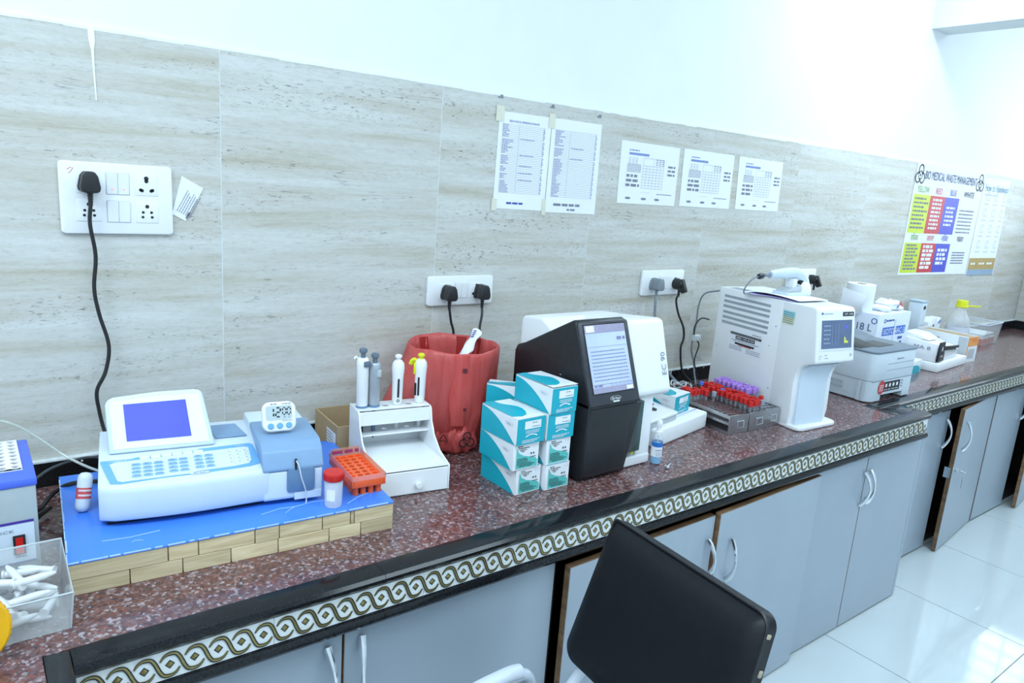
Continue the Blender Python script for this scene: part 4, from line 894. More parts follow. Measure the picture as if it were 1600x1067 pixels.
# white acrylic pipette stand
t = thing('pipette_stand', 'white acrylic pipette stand with drawer, between the orange rack and red bin', 'pipette stand', (.722, -.417, 0), rad(-8.4))
PW = .190
side = [(0, .001), (.205, .001), (.205, .172), (.135, .172), (.128, .166), (.120, .135), (.100, .105), (.060, .078), (.0, .064)]
MB().prism(side, 'x', 0, .004).build('side_panel', m_acr, t, bevel=.0006, seg=1); MB().prism(side, 'x', PW - .004, PW).build('side_panel', m_acr, t, bevel=.0006, seg=1)
MB().box(.004, PW - .004, .200, .204, .004, .168).build('back_panel', m_acr, t, smooth=False)
MB().box(.004, PW - .004, .002, .200, .001, .005).build('bottom_panel', m_acr, t, smooth=False)
MB().box(.004, PW - .004, .004, .200, .0605, .0640).build('tray_shelf', m_acr, t, bevel=.0006, seg=1)
MB().box(.004, PW - .004, .1295, .1335, .135, .1695).build('fascia', m_acr, t, bevel=.0006, seg=1)
tp_ = MB().holed(.004, .134, 6, 1, .0303, .066, .0100, .172, .004, 10); tp_.build('top_shelf', m_acr, t, smooth=False)
tp_ = MB().holed(.004, .136, 6, 1, .0303, .064, .0075, .109, .003, 10); tp_.box(.004, PW - .004, .134, .136, .1055, .109); tp_.build('middle_shelf', m_acr, t, smooth=False)
dr = MB().box(.0055, PW - .0055, -.0025, .0015, .004, .060).build('drawer', m_acr, t, bevel=.0006, seg=1)
MB().lathe([(.005, 0), (.0075, .004), (.0085, .008), (.0075, .0115), (.003, .012)], 20, (.108, -.0025, .026), ax=(0, -1, 0)).build('knob', m_acr, dr)
# pipettes
def pipette(label, k, style):
    p_ = Vector((.004 + .0303 * (k + .5), .167, 0)); ca, sa = cos(rad(-8.4)), sin(rad(-8.4))
    t = thing('pipette', label, 'pipette', (.722 + p_.x * ca - p_.y * sa, -.417 + p_.x * sa + p_.y * ca, .0), rad(-8.4 + (0, 10, -6, -35)[style]))
    z0 = .1725
    if style in (0, 1):
        H = .122 if style == 0 else .108; bm_c = m_wht if style == 0 else pm('silver_plastic', s2l(170, 178, 186), .3, .25)
        MB().lathe([(.012, z0), (.0142, z0 + .004), (.0145, z0 + H * .8), (.0156, z0 + H * .9), (.0145, z0 + H), (.011, z0 + H + .004)], 20).build('body', bm_c, t)
        MB().lathe([(.0060, z0 + H + .003), (.0055, z0 + H + .014), (.0092, z0 + H + .017), (.0100, z0 + H + .023), (.0080, z0 + H + .027), (.002, z0 + H + .028)], 18).build('plunger_button', pm('slate_plastic', s2l(98, 112, 126), .35), t)
        MB().lathe([(.0146, z0), (.0148, z0 + .005)], 20, cap0=True).build('collar', m_bgrey2, t)
        MB().lathe([(.0042, .104), (.0048, .110), (.0050, .142), (.0060, z0)], 14).build('shaft', m_bgrey2 if style else m_blk2, t)
        MB().lathe([(.0024, .090), (.0034, .096), (.0036, .1035)], 12).build('tip_cone', m_blk, t)
        if style == 0:
            MB().tube(smooth_path([(-.010, 0, z0 + H - .002), (-.017, 0, z0 + H + .006), (-.022, 0, z0 + H + .002)]), .0028, 8).build('finger_hook', bm_c, t)
            MB().obox((.006, -.0125, z0 + H - .010), X, Y, Z, .0085, .006, .007).build('ejector_button', pm('slate_plastic', s2l(98, 112, 126), .35), t, bevel=.002)
        else: MB().obox((.004, -.0135, z0 + H * .80), X, Y, Z, .0055, .004, .009).build('volume_window', m_lgrey, t, bevel=.0015)
    else:
        cb_ = m_pblue if style == 2 else m_yel
        MB().lathe([(.0112, z0 + .001), (.0128, z0 + .010), (.0140, z0 + .07), (.0158, z0 + .094), (.0146, z0 + .106), (.0092, z0 + .114)], 20).build('body', m_wht, t)
        MB().lathe([(.0052, z0 + .112), (.0052, z0 + .120), (.0085, z0 + .121), (.0090, z0 + .126), (.0050, z0 + .129)], 18).build('plunger_button', m_wht if style == 2 else cb_, t)
        if style == 3:
            MB().tube(smooth_path([(-.0085, 0, z0 + .100), (-.014, 0, z0 + .110), (-.022, 0, z0 + .108), (-.027, 0, z0 + .098)]), .0050, 8, flat=1.2).build('finger_hook', cb_, t)
            MB().obox((-.0115, -.002, z0 + .090), X, Y, Z, .0050, .0095, .015).build('accent_panel', cb_, t, bevel=.002)
        else:
            MB().lathe([(.0092, z0 + .1085), (.0100, z0 + .1095), (.0088, z0 + .1135)], 18).build('ring', m_bluecap, t)
            MB().obox((.0125, .002, z0 + .092), X, Y, Z, .0022, .006, .012).build('accent_panel', cb_, t, bevel=.001)
        MB().obox((-.001, -.0132, z0 + .045), X, Y, Z, .0024, .0014, .024).build('volume_window', m_ink, t)
        if style == 3: MB().obox((-.0098, -.0098, z0 + .036), (1, -1, 0), (1, 1, 0), Z, .0035, .0012, .016).build('label', m_ink, t)
        else: MB().ring((0, -.0136, 0), X, Z, -.001, z0 + .012, .0030, .0016, 14).build('logo', m_ink, t, smooth=False)
        MB().lathe([(.0045, .106), (.0060, .135), (.0095, z0 + .001)], 14).build('shaft', m_wht, t)
        MB().lathe([(.0035, .094), (.0040, .0955), (.0040, .1055)], 12).build('tip_cone', m_blk, t)
pipette('tallest pipette with dark plunger, leftmost in the white stand', 0, 0)
pipette('silver grey pipette, second from left in the white stand', 1, 1)
pipette('white pipette with blue ring at its top, third in the stand', 3, 2)
pipette('white pipette with yellow hook and plunger, rightmost in the stand', 5, 3)
# ================================================================== red waste bin with its bag
BC = (1.090, -.152)
t = thing('waste_bin', 'round waste bin lined with a red polythene bag, between pipette stand and teal boxes', 'bin', (BC[0], BC[1], 0))
MB().lathe([(.084, .001), (.121, .278), (.125, .281), (.1205, .281), (.082, .008), (.01, .006)], 32, cap0=True, cap1=True).build('pail', pm('red_pail', s2l(160, 36, 34), .4), t)
rr = random.Random(11); NB = 120
ph = [rr.uniform(0, 6.28) for _ in range(8)]
def wr_(a, z_):
    return .0016 * sin(5 * a + ph[0] + 7 * z_) + .0010 * sin(13 * a + ph[1] - 24 * z_) + .0007 * sin(23 * a + ph[2] + 35 * z_) + .0005 * sin(41 * a + ph[3])
lev = [(.060, .086, .4), (.090, .092, .6), (.125, .100, .7), (.200, .109, .8), (.262, .1165, .9), (.283, .1200, 1.0), (.2865, .125, 1), (.284, .1285, 1), (.262, .1295, 1), (.215, .128, 1.2), (.165, .127, 1.4), (.115, .125, 1.7), (.075, .121, 2.0), (.045, .117, 2.4), (.018, .113, 2.6), (.004, .106, 2.2)]
vs = []; fs = []
for i, (z_, r_, k_) in enumerate(lev):
    for j in range(NB):
        a = 2 * pi * j / NB; out = i >= 6
        rw = r_ + wr_(a, z_) * k_
        if out:
            g_ = max(0, (.24 - z_) / .24)
            wg = max(0, cos(a - rad(178))) ** 5; rw += .085 * wg * min(1, max(0, (.275 - z_) / .16)) - .020 * (1 - wg) * max(0, (.12 - z_) / .12); fl_z = .114 * min(1, wg * 2.5)
            rw += .0025 * g_ * abs(sin(11 * a + 3 * sin(a * 3)))
        zz = z_ + (.002 * sin(3 * a + ph[4]) + .0012 * sin(8 * a + ph[5]) if z_ > .25 else 0) + (.010 * max(0, sin(6 * a + ph[6])) if i == len(lev) - 1 else 0)
        if out: zz = max(zz, fl_z + .0004 * (len(lev) - i))
        vs.append((rw * cos(a), min(rw * sin(a), .138), zz))
for i in range(len(lev) - 1):
    for j in range(NB):
        j2 = (j + 1) % NB; fs.append((i * NB + j, i * NB + j2, (i + 1) * NB + j2, (i + 1) * NB + j))
MB().add(vs, fs).build('bin_bag', m_bag, t, angle=60)
# gathered lower tufts of the bag and a long side fold
def lump(a, r_, z_, rx, rz_, seed):
    r = random.Random(seed); P = [r.uniform(0, 6.28) for _ in range(6)]; n = 12; vs = []; fs = []; cx, cy = r_ * cos(a), r_ * sin(a)
    for i in range(n + 1):
        th = pi * i / n
        for j in range(2 * n):
            b = pi * j / n; k = 1 + .16 * sin(3 * b + P[0] + 2 * th) + .10 * sin(5 * b + P[1] - 4 * th) + .07 * sin(9 * b + P[2])
            vs.append((cx + rx * k * sin(th) * cos(b), cy + rx * .62 * k * sin(th) * sin(b), max(.001, z_ + rz_ * k * cos(th))))
    for i in range(n):
        for j in range(2 * n): fs.append((i * 2 * n + j, (i + 1) * 2 * n + j, (i + 1) * 2 * n + (j + 1) % (2 * n), i * 2 * n + (j + 1) % (2 * n)))
    MB().add(vs, fs).build('gathered_fold', m_bag, t, angle=75)
lump(rad(246), .108, .036, .034, .036, 1); lump(rad(260), .106, .038, .036, .038, 2); lump(rad(225), .108, .034, .030, .034, 3)
a = rad(248); fv = []
for i in range(13):
    z_ = .284 - i * .0165; w_ = .022 - .004 * sin(i * .7)
    for s_ in (-1, -.3, .4, 1):
        aa = a + s_ * w_ / .13 + .03 * sin(i * .5); r_ = .1325 - .017 * max(0, (.12 - z_) / .12) + (.003 if abs(s_) < .9 else -.001) + .0008 * sin(i * 1.9 + s_ * 3)
        fv.append((r_ * cos(aa), r_ * sin(aa), z_))
MB().add(fv, [(4 * i + k, 4 * i + k + 1, 4 * i + k + 5, 4 * i + k + 4) for i in range(12) for k in range(3)]).build('bag_pleat', m_bag, t, angle=70)
def bagprint(ad, z_, s_, kind):
    a = rad(ad); o = Vector((.1385 * cos(a), .1385 * sin(a), z_)); ex = Vector((-sin(a), cos(a), 0)); ey = Z
    if kind == 0: biohazard(t, o, ex, ey, 0, 0, s_)
    else:
        q_ = MB()
        if kind == 1:
            q_.rect(o, ex, ey, -s_, -s_, s_, s_); q_.build('printed_mark', pm('faded_dark_print', s2l(96, 40, 52), .5), t, smooth=False)
        else:
            for i in range(3): q_.tube([o + ex * (s_ * cos(i * 2.094 + 1.57)) + ey * (s_ * sin(i * 2.094 + 1.57)), o + ex * (s_ * cos((i + 1) * 2.094 + 1.57)) + ey * (s_ * sin((i + 1) * 2.094 + 1.57))], .0012, 4)
            q_.build('printed_triangle', m_ink, t)
bagprint(252, .243, .006, 1); bagprint(254, .135, .004, 1)
for ad, z_, s_, kind in ((232, .052, .013, 2),): bagprint(ad, z_, s_, kind)
a = rad(260); o_ = Vector((.1330 * cos(a), .1330 * sin(a), .044)); biohazard(t, o_, Vector((-sin(a), cos(a), 0)), Z, 0, 0, .022)
# papers thrown into the bin
t = thing('paper_wrapper', 'crumpled white wrapper sticking out over the rim of the red bin', 'wrapper', (1.130, -.165, .268))
t.rotation_euler = (0, rad(-18), rad(38))
vs = []; n_ = 14
for i in range(n_ + 1):
    x_ = -.050 + .145 * i / n_
    for k, y_ in enumerate((-.014, -.006, .004, .014)):
        vs.append((x_, y_ + .002 * sin(i * .9), .004 * sin(i * .8 + k) + (.006 if k in (1, 2) else 0) + .010 * (i / n_) ** 2))
fs = [(4 * i + k, 4 * i + k + 1, 4 * i + k + 5, 4 * i + k + 4) for i in range(n_) for k in range(3)]
top = len(vs); vs2 = [(x_, y_, z_ - .003) for x_, y_, z_ in vs]
MB().add(vs + vs2, fs + [tuple(top + v for v in f[::-1]) for f in fs] + [(4 * i, 4 * i + 4, top + 4 * i + 4, top + 4 * i) for i in range(n_)] + [(4 * i + 3, top + 4 * i + 3, top + 4 * i + 7, 4 * i + 7) for i in range(n_)]).build('sheet', m_paper, t, angle=60)
q = MB()
for i in range(4): q.rect((.045, -.004, .0155), (1, 0, .14), Y, i * .009, 0, i * .009 + .006, .008)
q.build('printed_text', pm('violet_ink2', s2l(90, 80, 150), .6), t, smooth=False)
# ================================================================== teal and white reagent cartons
KW, KD, KH = .077, .142, .0655
def swoosh(n=12, flip=False):
    return [(u / n, (1 - (u / n) ** 1.9) * .96) for u in range(n + 1)]
def carton(label, x, y, z, rz=0.0, front='teal', w_=KW, d_=KD, h_=KH, lid=0.0, logo=True):
    """reagent carton; local origin at its front left bottom corner, front faces -y"""
    t = thing('reagent_carton', label, 'carton', (x, y, z), rad(rz))
    MB().box(0, w_, 0, d_, .0002, h_ - .0008).build('carton', m_card, t, bevel=.0006, seg=1)
    MB().add([(0, d_, h_ - .0006), (w_, d_, h_ - .0006), (w_, -.0005, h_ + lid), (0, -.0005, h_ + lid), (0, d_, h_), (w_, d_, h_), (w_, -.0005, h_ + .0006 + lid), (0, -.0005, h_ + .0006 + lid)], [(0, 1, 2, 3), (7, 6, 5, 4), (0, 4, 5, 1), (1, 5, 6, 2), (2, 6, 7, 3), (3, 7, 4, 0)]).build('top_flap', m_card, t, smooth=False)
    e = .0005
    # left long side: u runs from the back to the front
    sw = [(0, 0)] + [(u * d_ * .97, v * h_) for u, v in swoosh()]
    MB().poly((-e, d_, 0), -Y, Z, sw[::1]).build('teal_swoosh', m_teal, t, smooth=False)
    MB().poly((w_ + e, 0, 0), Y, Z, [(0, 0), (d_, 0), (d_, h_ * .5), (d_ * .6, h_ * .42), (d_ * .3, h_ * .2)]).build('teal_swoosh', m_teal, t, smooth=False)
    lo = Vector((-e, d_ * .30, h_ * .66))
    if logo:
        MB().ring(lo, -Y, Z, .012, .004, .014, .0007, 20, rv=.0050).build('badge_ring', m_gink, t, smooth=False)
        text('Erba', t, lo + Vector((0, -.005, .0015)), -Y, Z, .0050, m_bgrey2, .014)
    hz_ = lid / d_
    top = [(0, .16), (.30, .10), (.52, .16), (.66, .30), (.74, .46), (.72, .58), (.55, .72), (.42, .84), (.38, 1.0), (0, 1.0)]
    if front == 'low': top = [(0, .0), (.9, .0), (.95, .15), (.6, .3), (.4, .6), (.3, 1), (0, 1)]
    tn = Vector((0, 1, -hz_)).normalized()
    MB().poly((0, 0, h_ + lid + .0012), X, tn, [(u * w_, v * d_) for u, v in top]).build('teal_top', m_teal, t, smooth=False)
    MB().ring((0, 0, h_ + lid + .0012), X, tn, w_ * .78, d_ * .16, .009, .0006, 18, rv=.0035).build('badge_ring', m_gink, t, smooth=False)
    f = Vector((0, -.0010, 0))
    if front == 'teal':
        MB().rect(f, X, Z, 0, 0, w_, h_ - .001).build('teal_end', m_teal, t, smooth=False)
        f2 = Vector((0, -.0016, 0))
        MB().rect(f2, X, Z, w_ * .26, h_ * .58, w_ * .84, h_ * .88).build('label', m_paper, t, smooth=False)
        q = MB(); scribble(q, f2 + Vector((0, -.0005, 0)), X, Z, w_ * .52, w_ * .72, h_ * .79, .0018, 4); scribble(q, f2 + Vector((0, -.0005, 0)), X, Z, w_ * .52, w_ * .80, h_ * .64, .0018, 8); q.build('printed_text', m_gink, t, smooth=False)
        q = MB()
        for k in range(3): scribble(q, f2, X, Z, w_ * .30, w_ * .80, h_ * (.50 - .045 * k), .0012, k + 3)
        for k in range(3): scribble(q, f2, X, Z, w_ * .20, w_ * (.85 - .1 * k), h_ * (.15 - .045 * k), .0014, k + 13)
        q.build('white_text', m_paper, t, smooth=False)
        MB().ring(f2, X, Z, w_ * .52, h_ * .16, w_ * .26, .0042, 14, rad(38), rad(142), rv=h_ * .20).build('ribbon', m_paper, t, smooth=False)
    else:
        MB().poly(f, X, Z, [(w_ * .12, h_ * .06), (w_ * .95, h_ * .06), (w_ * .95, h_ * .30), (w_ * .86, h_ * .40), (w_ * .66, h_ * .46), (w_ * .40, h_ * .54), (w_ * .22, h_ * .66), (w_ * .12, h_ * .88)]).build('teal_wave', m_teal2, t, smooth=False)
        q = MB(); f2 = Vector((0, -.0016, 0))
        for k, (a, b, c) in enumerate(((.16, .34, .90), (.18, .62, .83), (.24, .50, .76), (.30, .44, .70), (.16, .52, .42), (.16, .60, .36), (.16, .56, .30), (.16, .70, .24), (.16, .84, .18), (.24, .74, .12), (.66, .88, .44))): scribble(q, f2, X, Z, w_ * a, w_ * b, h_ * c, .0019, k)
        for u in (.66, .76): q.rect(f2, X, Z, w_ * u, h_ * .56, w_ * (u + .05), h_ * .62)
        q.build('printed_text', m_ink, t, smooth=False)
        MB().ring(f2, X, Z, w_ * .84, h_ * .88, .007, .0006, 16, rv=.0028).build('badge_ring', m_gink, t, smooth=False)
    return t
carton('white fronted teal carton at the bottom of the left column of the carton pile', 1.030, -.554, .0006, 1, 'low')
carton('white fronted carton, second from the bottom in the left column of the pile', 1.014, -.556, .0672, -1, 'low')
carton('teal fronted carton on top of the left front column of the pile', 1.014, -.563, .1338, 1, w_=.086)
carton('white fronted carton at the bottom of the right column, touching the black analyser', 1.112, -.566, .0006, 0, 'low')
carton('white fronted carton, second from the bottom in the right column of the pile', 1.110, -.564, .0672, 0, 'low')
carton('teal fronted carton, second from the top in the right column of the pile', 1.105, -.566, .1338, -1, w_=.084)
carton('teal fronted carton with slightly open lid, topmost of the whole pile', 1.108, -.570, .2004, 1, w_=.082, lid=.003)
carton('carton lying sideways behind the pile on the worktop, against the red bag', 1.186, -.412, .0006, 44, w_=.044, d_=.132, h_=.0705)
carton('middle sideways carton of the rear stack beside the red bag', 1.187, -.412, .0712, 46, w_=.044, d_=.132, h_=.0705)
carton('mostly white carton on top of the rear stack, beside the red bag', 1.188, -.412, .1418, 43, w_=.044, d_=.132, h_=.0705)
# ================================================================== electrolyte analyser with touch screen
t = thing('electrolyte_analyser', 'black and white upright analyser with tilted touch screen, beside the teal cartons', 'analyser', (1.222, -.585, 0))
def bodyx(x0, x1, prof, name, mat, bv=.006, sg=3): return MB().prism([(a + .585, b) for a, b in prof], 'x', x0 - 1.222, x1 - 1.222).build(name, mat, t, bevel=bv, seg=sg)
blk = [(-.265, .004), (-.565, .004), (-.580, .018), (-.585, .205), (-.507, .409), (-.495, .413), (-.305, .313), (-.275, .302), (-.265, .285)]
bodyx(1.222, 1.398, [(a, max(b, .196)) for a, b in blk if b > .2 or a > -.3] + [] if False else [(-.265, .196), (-.585, .196), (-.5855, .205)] + blk[4:], 'black_housing', m_blk, .010, 3)
bodyx(1.222, 1.374, [(-.265, .004), (-.565, .004), (-.580, .018), (-.5848, .215), (-.265, .215)], 'lower_housing', m_blk, .006, 3)
# front lower panel, tapering to the foot
MB().add([(.004, -.002, .200), (.188, -.002, .200), (.166, .018, .004), (.006, .018, .004), (.004, .03, .200), (.188, .03, .200), (.166, .04, .004), (.006, .04, .004)], [(0, 1, 2, 3), (7, 6, 5, 4), (0, 4, 5, 1), (1, 5, 6, 2), (2, 6, 7, 3), (3, 7, 4, 0)]).build('lower_panel', m_blk, t, bevel=.003)
bodyx(1.250, 1.548, [(-.250, .05), (-.250, .366), (-.258, .378), (-.340, .386), (-.50, .30), (-.50, .05)], 'rear_housing', m_wht, .010, 3)
bodyx(1.399, 1.548, [(-.30, .10), (-.30, .378), (-.335, .384), (-.495, .402), (-.510, .396), (-.566, .214), (-.560, .200), (-.545, .196), (-.30, .19)], 'white_head', m_wht, .010, 3)
bodyx(1.444, 1.500, [(-.27, .012), (-.27, .20), (-.548, .20), (-.553, .03), (-.553, .012)], 'front_column', m_wht, .004)
bodyx(1.399, 1.500, [(-.27, .0025), (-.27, .03), (-.530, .034), (-.556, .030), (-.556, .0025)], 'base', m_wht, .004)
bodyx(1.399, 1.53, [(-.27, .0025), (-.27, .20), (-.50, .20), (-.50, .0025)], 'white_side', m_wht, .004)
MB().prism([(x_, y_) for x_, y_ in rrect(.050, .056, .012, 4, .196, .040)], 'z', .055, .192).build('sample_window', m_tealglass, t)
MB().lathe([(.003, .06), (.003, .19)], 8, (.204, .058, 0)).lathe([(.002, .06), (.002, .19)], 8, (.214, .054, 0)).build('sample_probe', m_steel, t)
MB().add([(.190, .0365, .040), (.206, .0365, .040), (.198, .0365, .054)], [(0, 1, 2)]).build('warning_triangle', m_yel, t, smooth=False, loc=(.005, -.0105, 0))
# tilted screen
so = Vector((0, 0, .205)); sex = X; sey = Vector((0, .078, .204)).normalized(); sn = sex.cross(sey)
def sp(pts, h0, h1, name, mat, bv=0.0, par=t):
    k = len(pts); return MB().add([so + sn * h1 + sex * u + sey * v for u, v in pts] + [so + sn * h0 + sex * u + sey * v for u, v in pts], [tuple(range(k)), tuple(range(k, 2 * k))[::-1]] + [(i, (i + 1) % k, k + (i + 1) % k, k + i) for i in range(k)]).build(name, mat, par, bevel=bv, seg=2)
sp([(.0, .002), (.178, .002), (.178, .212), (.172, .218), (.006, .218), (.0, .212)], -.006, .004, 'screen_frame', m_blk2, .003)
sp([(.014, .030), (.163, .030), (.163, .210), (.014, .210)], .0036, .0048, 'screen_recess', m_blk)
scr = sp([(.018, .033), (.160, .033), (.160, .207), (.018, .207)], .0046, .0056, 'touch_screen', pm('touch_screen_glass', s2l(172, 186, 216), .12, var=.10, scale=7, emit=.30))
def on_scr(name, mat, rects, h=.0062):
    q = MB(); o_ = so + sn * h
    for r_ in rects: q.rect(o_, sex, sey, *r_)
    q.build(name, mat, t, smooth=False)
on_scr('screen_bar', pm('screen_mauve', s2l(150, 148, 172), .2, emit=.2), [(.018, .186, .160, .207), (.018, .054, .160, .0555), (.018, .150, .160, .1512), (.018, .033, .160, .047)])
on_scr('screen_badge', m_paper, [(.021, .189, .050, .205), (.134, .035, .157, .044)], .0066)
q = MB(); o_ = so + sn * .0066
for k in range(9): scribble(q, o_, sex, sey, .026, .15, .064 + k * .0092, .0022, k)
for k in range(6): q.ring(o_, sex, sey, .084 + k * .0145, .0605 - .009, .0042, .0010, 4, pi / 4, 2 * pi + pi / 4)
scribble(q, o_, sex, sey, .125, .155, .165, .008, 5); scribble(q, o_, sex, sey, .022, .050, .049, .005, 3)
q.build('screen_text', pm('screen_ink', s2l(132, 132, 172), .4), t, smooth=False)
q = MB().ring(so + sn * .0048, sex, sey, .090, .016, .0185, .0012, 24, rv=.0060); q.build('badge_ring', m_wht, t, smooth=False)
text('Erba', t, so + sn * .0044 + sex * .078 + sey * .0125, sex, sey, .0072, m_wht, .025)
MB().rect(so + sn * .0052, sex, sey, .080, .0065, .102, .0095).build('badge_strip', m_wht, t, smooth=False)
# EC 90, reading upwards on the white head
eo = Vector((.300, -.585 + .566 + .585 - .566, .214)); wy = Vector((0, .056, .182)).normalized()
text('EC 90', t, Vector((.312, .019 + .056 * .22, .214 + .182 * .22)) + Vector((0, -.0012, 0)), wy, -X, .017, m_gink, .062)
MB().box(-.0008, .0, .112, .126, .247, .252).box(-.0008, .0, .116, .122, .262, .264).build('usb_port', m_lgrey, t, smooth=False)
for a in (.02, .15): MB().cyl((a, .04, 0), .010, .006, 12).cyl((a, .30, 0), .010, .006, 12).build('rubber_foot', m_blk, t)
# ================================================================== things in front of and right of it
t = thing('sanitiser_bottle', 'small clear spray bottle of blue hand rub, right of the black analyser', 'bottle', (1.517, -.566, .0006))
MB().lathe([(.0135, 0), (.0150, .0015), (.0152, .066), (.0140, .076), (.0085, .084), (.0075, .088)], 24, cap1=False).build('bottle', m_clear, t)
MB().lathe([(.0125, .001), (.0140, .002), (.0142, .058)], 24).build('blue_liquid', pm('blue_liquid_solid', s2l(96, 176, 226), .1, trans=.0), t)
MB().lathe([(.0154, .022), (.0154, .052)], 24, cap0=False, cap1=False).build('label', m_paper, t)
MB().lathe([(.0155, .051), (.0155, .064)], 24, cap0=False, cap1=False).build('blue_band', pm('label_blue', s2l(38, 110, 190), .4), t)
MB().lathe([(.0098, .084), (.0102, .094), (.0070, .096), (.0062, .106), (.0080, .108), (.0080, .122), (.0060, .126)], 20).build('spray_cap', m_wht, t)
MB().tube([(0, 0, .117), (-.006, -.009, .117)], .0022, 8).build('nozzle', m_wht, t)
MB().tube([(0, 0, .088), (.002, 0, .006)], .0015, 6).build('dip_tube', m_lgrey, t)
dv = Vector((-.42, -.9, 0)).normalized(); ex_ = Vector((.9, -.42, 0)).normalized()
text('HANDRUB', t, dv * .0156 + ex_ * -.0105 + Z * .0400, ex_, Z, .0050, pm('navy_ink', s2l(54, 62, 110), .6), .022)
q = MB()
for k in range(3): scribble(q, dv * .0158, ex_, Z, -.008, .008, .026 + k * .004, .0015, k)
q.build('printed_text', m_gink, t, smooth=False)
t = thing('wing_nut', 'tiny shiny metal nut lying on the granite in front of the spray bottle', 'nut', (1.516, -.612, .0006))
MB().cyl((0, 0, 0), .006, .007, 6).obox((.008, 0, .007), (1, 0, .5), Y, (-.5, 0, 1), .006, .0016, .004).obox((-.008, 0, .007), (1, 0, -.5), Y, (.5, 0, 1), .006, .0016, .004).build('nut_body', m_chr, t, bevel=.0006, seg=1)
# foam block with instrument, carton and papers
t = thing('foam_block', 'thick white foam block under a small instrument, between the two large analysers', 'foam block', (1.600, -.492, .0006), rad(11.0))
MB().box(0, .318, 0, .19, 0, .056).build('block', m_foam, t, bevel=.008, seg=3)
MB().box(.262, .3185, .150, .1905, .056, .0605).build('raised_rim', m_foam, t, bevel=.002)
t = thing('small_instrument', 'small white instrument with round black buttons lying on the foam block', 'instrument', (1.578, -.475, .0575), rad(11))
MB().prism([(0, 0), (.165, .0), (.165, .016), (.01, .016), (0, .012)], 'y', -.0, .150).build('base', m_lgrey, t, bevel=.003)
MB().add([(-.002, -.003, .016), (.168, -.003, .016), (.168, .152, .030), (-.002, .152, .030), (-.002, -.003, .026), (.168, -.003, .026), (.168, .152, .045), (-.002, .152, .045)], [(0, 1, 2, 3), (7, 6, 5, 4), (0, 4, 5, 1), (1, 5, 6, 2), (2, 6, 7, 3), (3, 7, 4, 0)]).build('cover', m_wht, t, bevel=.004, seg=3)
for (u, v, r_) in ((.060, .040, .007), (.100, .046, .010), (.130, .075, .009), (.055, .070, .006)): MB().lathe([(r_, .0), (r_, .0022), (r_ * .7, .0030)], 18, (u, v, .0272 + .1226 * (v + .003)), ax=(0, -.12, 1)).build('button', m_blk, t)
carton('teal ended reagent carton lying on the foam block papers', 1.748, -.425, .0625, 12, w_=.096, d_=.150, h_=.060)
for k, (x_, y_, z_, rz_) in enumerate(((1.735, -.432, .0567, 4), (1.742, -.430, .0585, 10), (1.738, -.436, .0603, 14))):
    o = MB().box(0, .145, 0, .130, 0, .0014).build('folded_paper', [m_paper, pm('lilac_paper', s2l(196, 186, 236), .7), m_paper][k], smooth=False)
    tag(o, ['lowest white paper under the carton on the foam block', 'lilac paper under the carton on the foam block', 'top white paper directly under the carton on the foam block'][k], 'paper', (x_, y_, z_), rad(rz_))
# ================================================================== steel tube racks and blood tubes
def steel_rack(label, x, y, w_, d_, nx, ny, rz):
    t = thing('steel_rack', label, 'rack', (x, y, .0006), rad(rz)); H = .062
    q = MB().holed(.004, .004, nx, ny, (w_ - .008) / nx, (d_ - .008) / ny, min((w_ - .008) / nx, (d_ - .008) / ny) * .40, H, .002, 8); q.build('top_plate', m_steel, t, smooth=False)
    q = MB().holed(.004, .004, nx, ny, (w_ - .008) / nx, (d_ - .008) / ny, min((w_ - .008) / nx, (d_ - .008) / ny) * .40, .038, .0015, 8); q.build('middle_plate', m_steel, t, smooth=False)
    MB().box(.001, w_ - .001, .001, d_ - .001, .003, .0045).build('bottom_plate', m_steel, t, smooth=False)
    for ya, yb in ((0, .0016), (d_ - .0016, d_)): MB().box(0, w_, ya, yb, 0, H + .001).build('end_plate', m_steel, t, bevel=.0004, seg=1)
    for xa, xb in ((0, .0014), (w_ - .0014, w_)):
        MB().box(xa, xb, .0016, d_ - .0016, H - .010, H + .001).build('side_rail', m_steel, t, smooth=False)
        MB().box(xa, xb, .0016, d_ - .0016, .031, .040).build('side_rail', m_steel, t, smooth=False)
        MB().box(xa, xb, .0016, d_ - .0016, 0, .010).build('side_rail', m_steel, t, smooth=False)
    u = w_ * .52; h_ = MB().tube([(u - .014, -.002, .042), (u - .014, -.006, .041), (u - .014, -.008, .022), (u + .014, -.008, .022), (u + .014, -.006, .041), (u + .014, -.002, .042)], .0016, 7)
    h_.tube([(u - .017, -.003, .042), (u + .017, -.003, .042)], .0030, 8); h_.build('handle', m_chr, t)
    return t
RZ = -5
RA = (1.928, -.517); ca, sa = cos(rad(RZ)), sin(rad(RZ))
steel_rack('front steel tube rack with many empty holes, nearest the foam block', 1.918, -.512, .094, .235, 5, 12, RZ)
steel_rack('middle steel tube rack crowded with red capped tubes', 2.016, -.520, .082, .250, 4, 12, RZ)
steel_rack('rear steel tube rack with purple capped tubes, against the blood analyser', 2.101, -.520, .073, .250, 4, 12, RZ)
def tube_proto(name, capm, h=.0755, r_=.0050, cr=.0080, ch=.0190, clipped=False):
    b = MB().lathe([(.001, 0), (r_ * .7, .0015), (r_, .005), (r_, h - .004)], 10, cap1=False).mesh('glass', m_tube)
    c = MB().lathe([(cr * .92, h - .010), (cr, h - .009), (cr, h + ch - .011), (cr * .88, h + ch - .010), (cr * .55, h + ch - .0125), (.0005, h + ch - .0130)], 12, cap1=False).mesh('cap', capm, angle=30)
    f = MB().cyl((0, 0, .006), r_ * .8, .030, 8).mesh('serum', pm('dark_red_serum', s2l(96, 26, 26), .3))
    return b, c, f
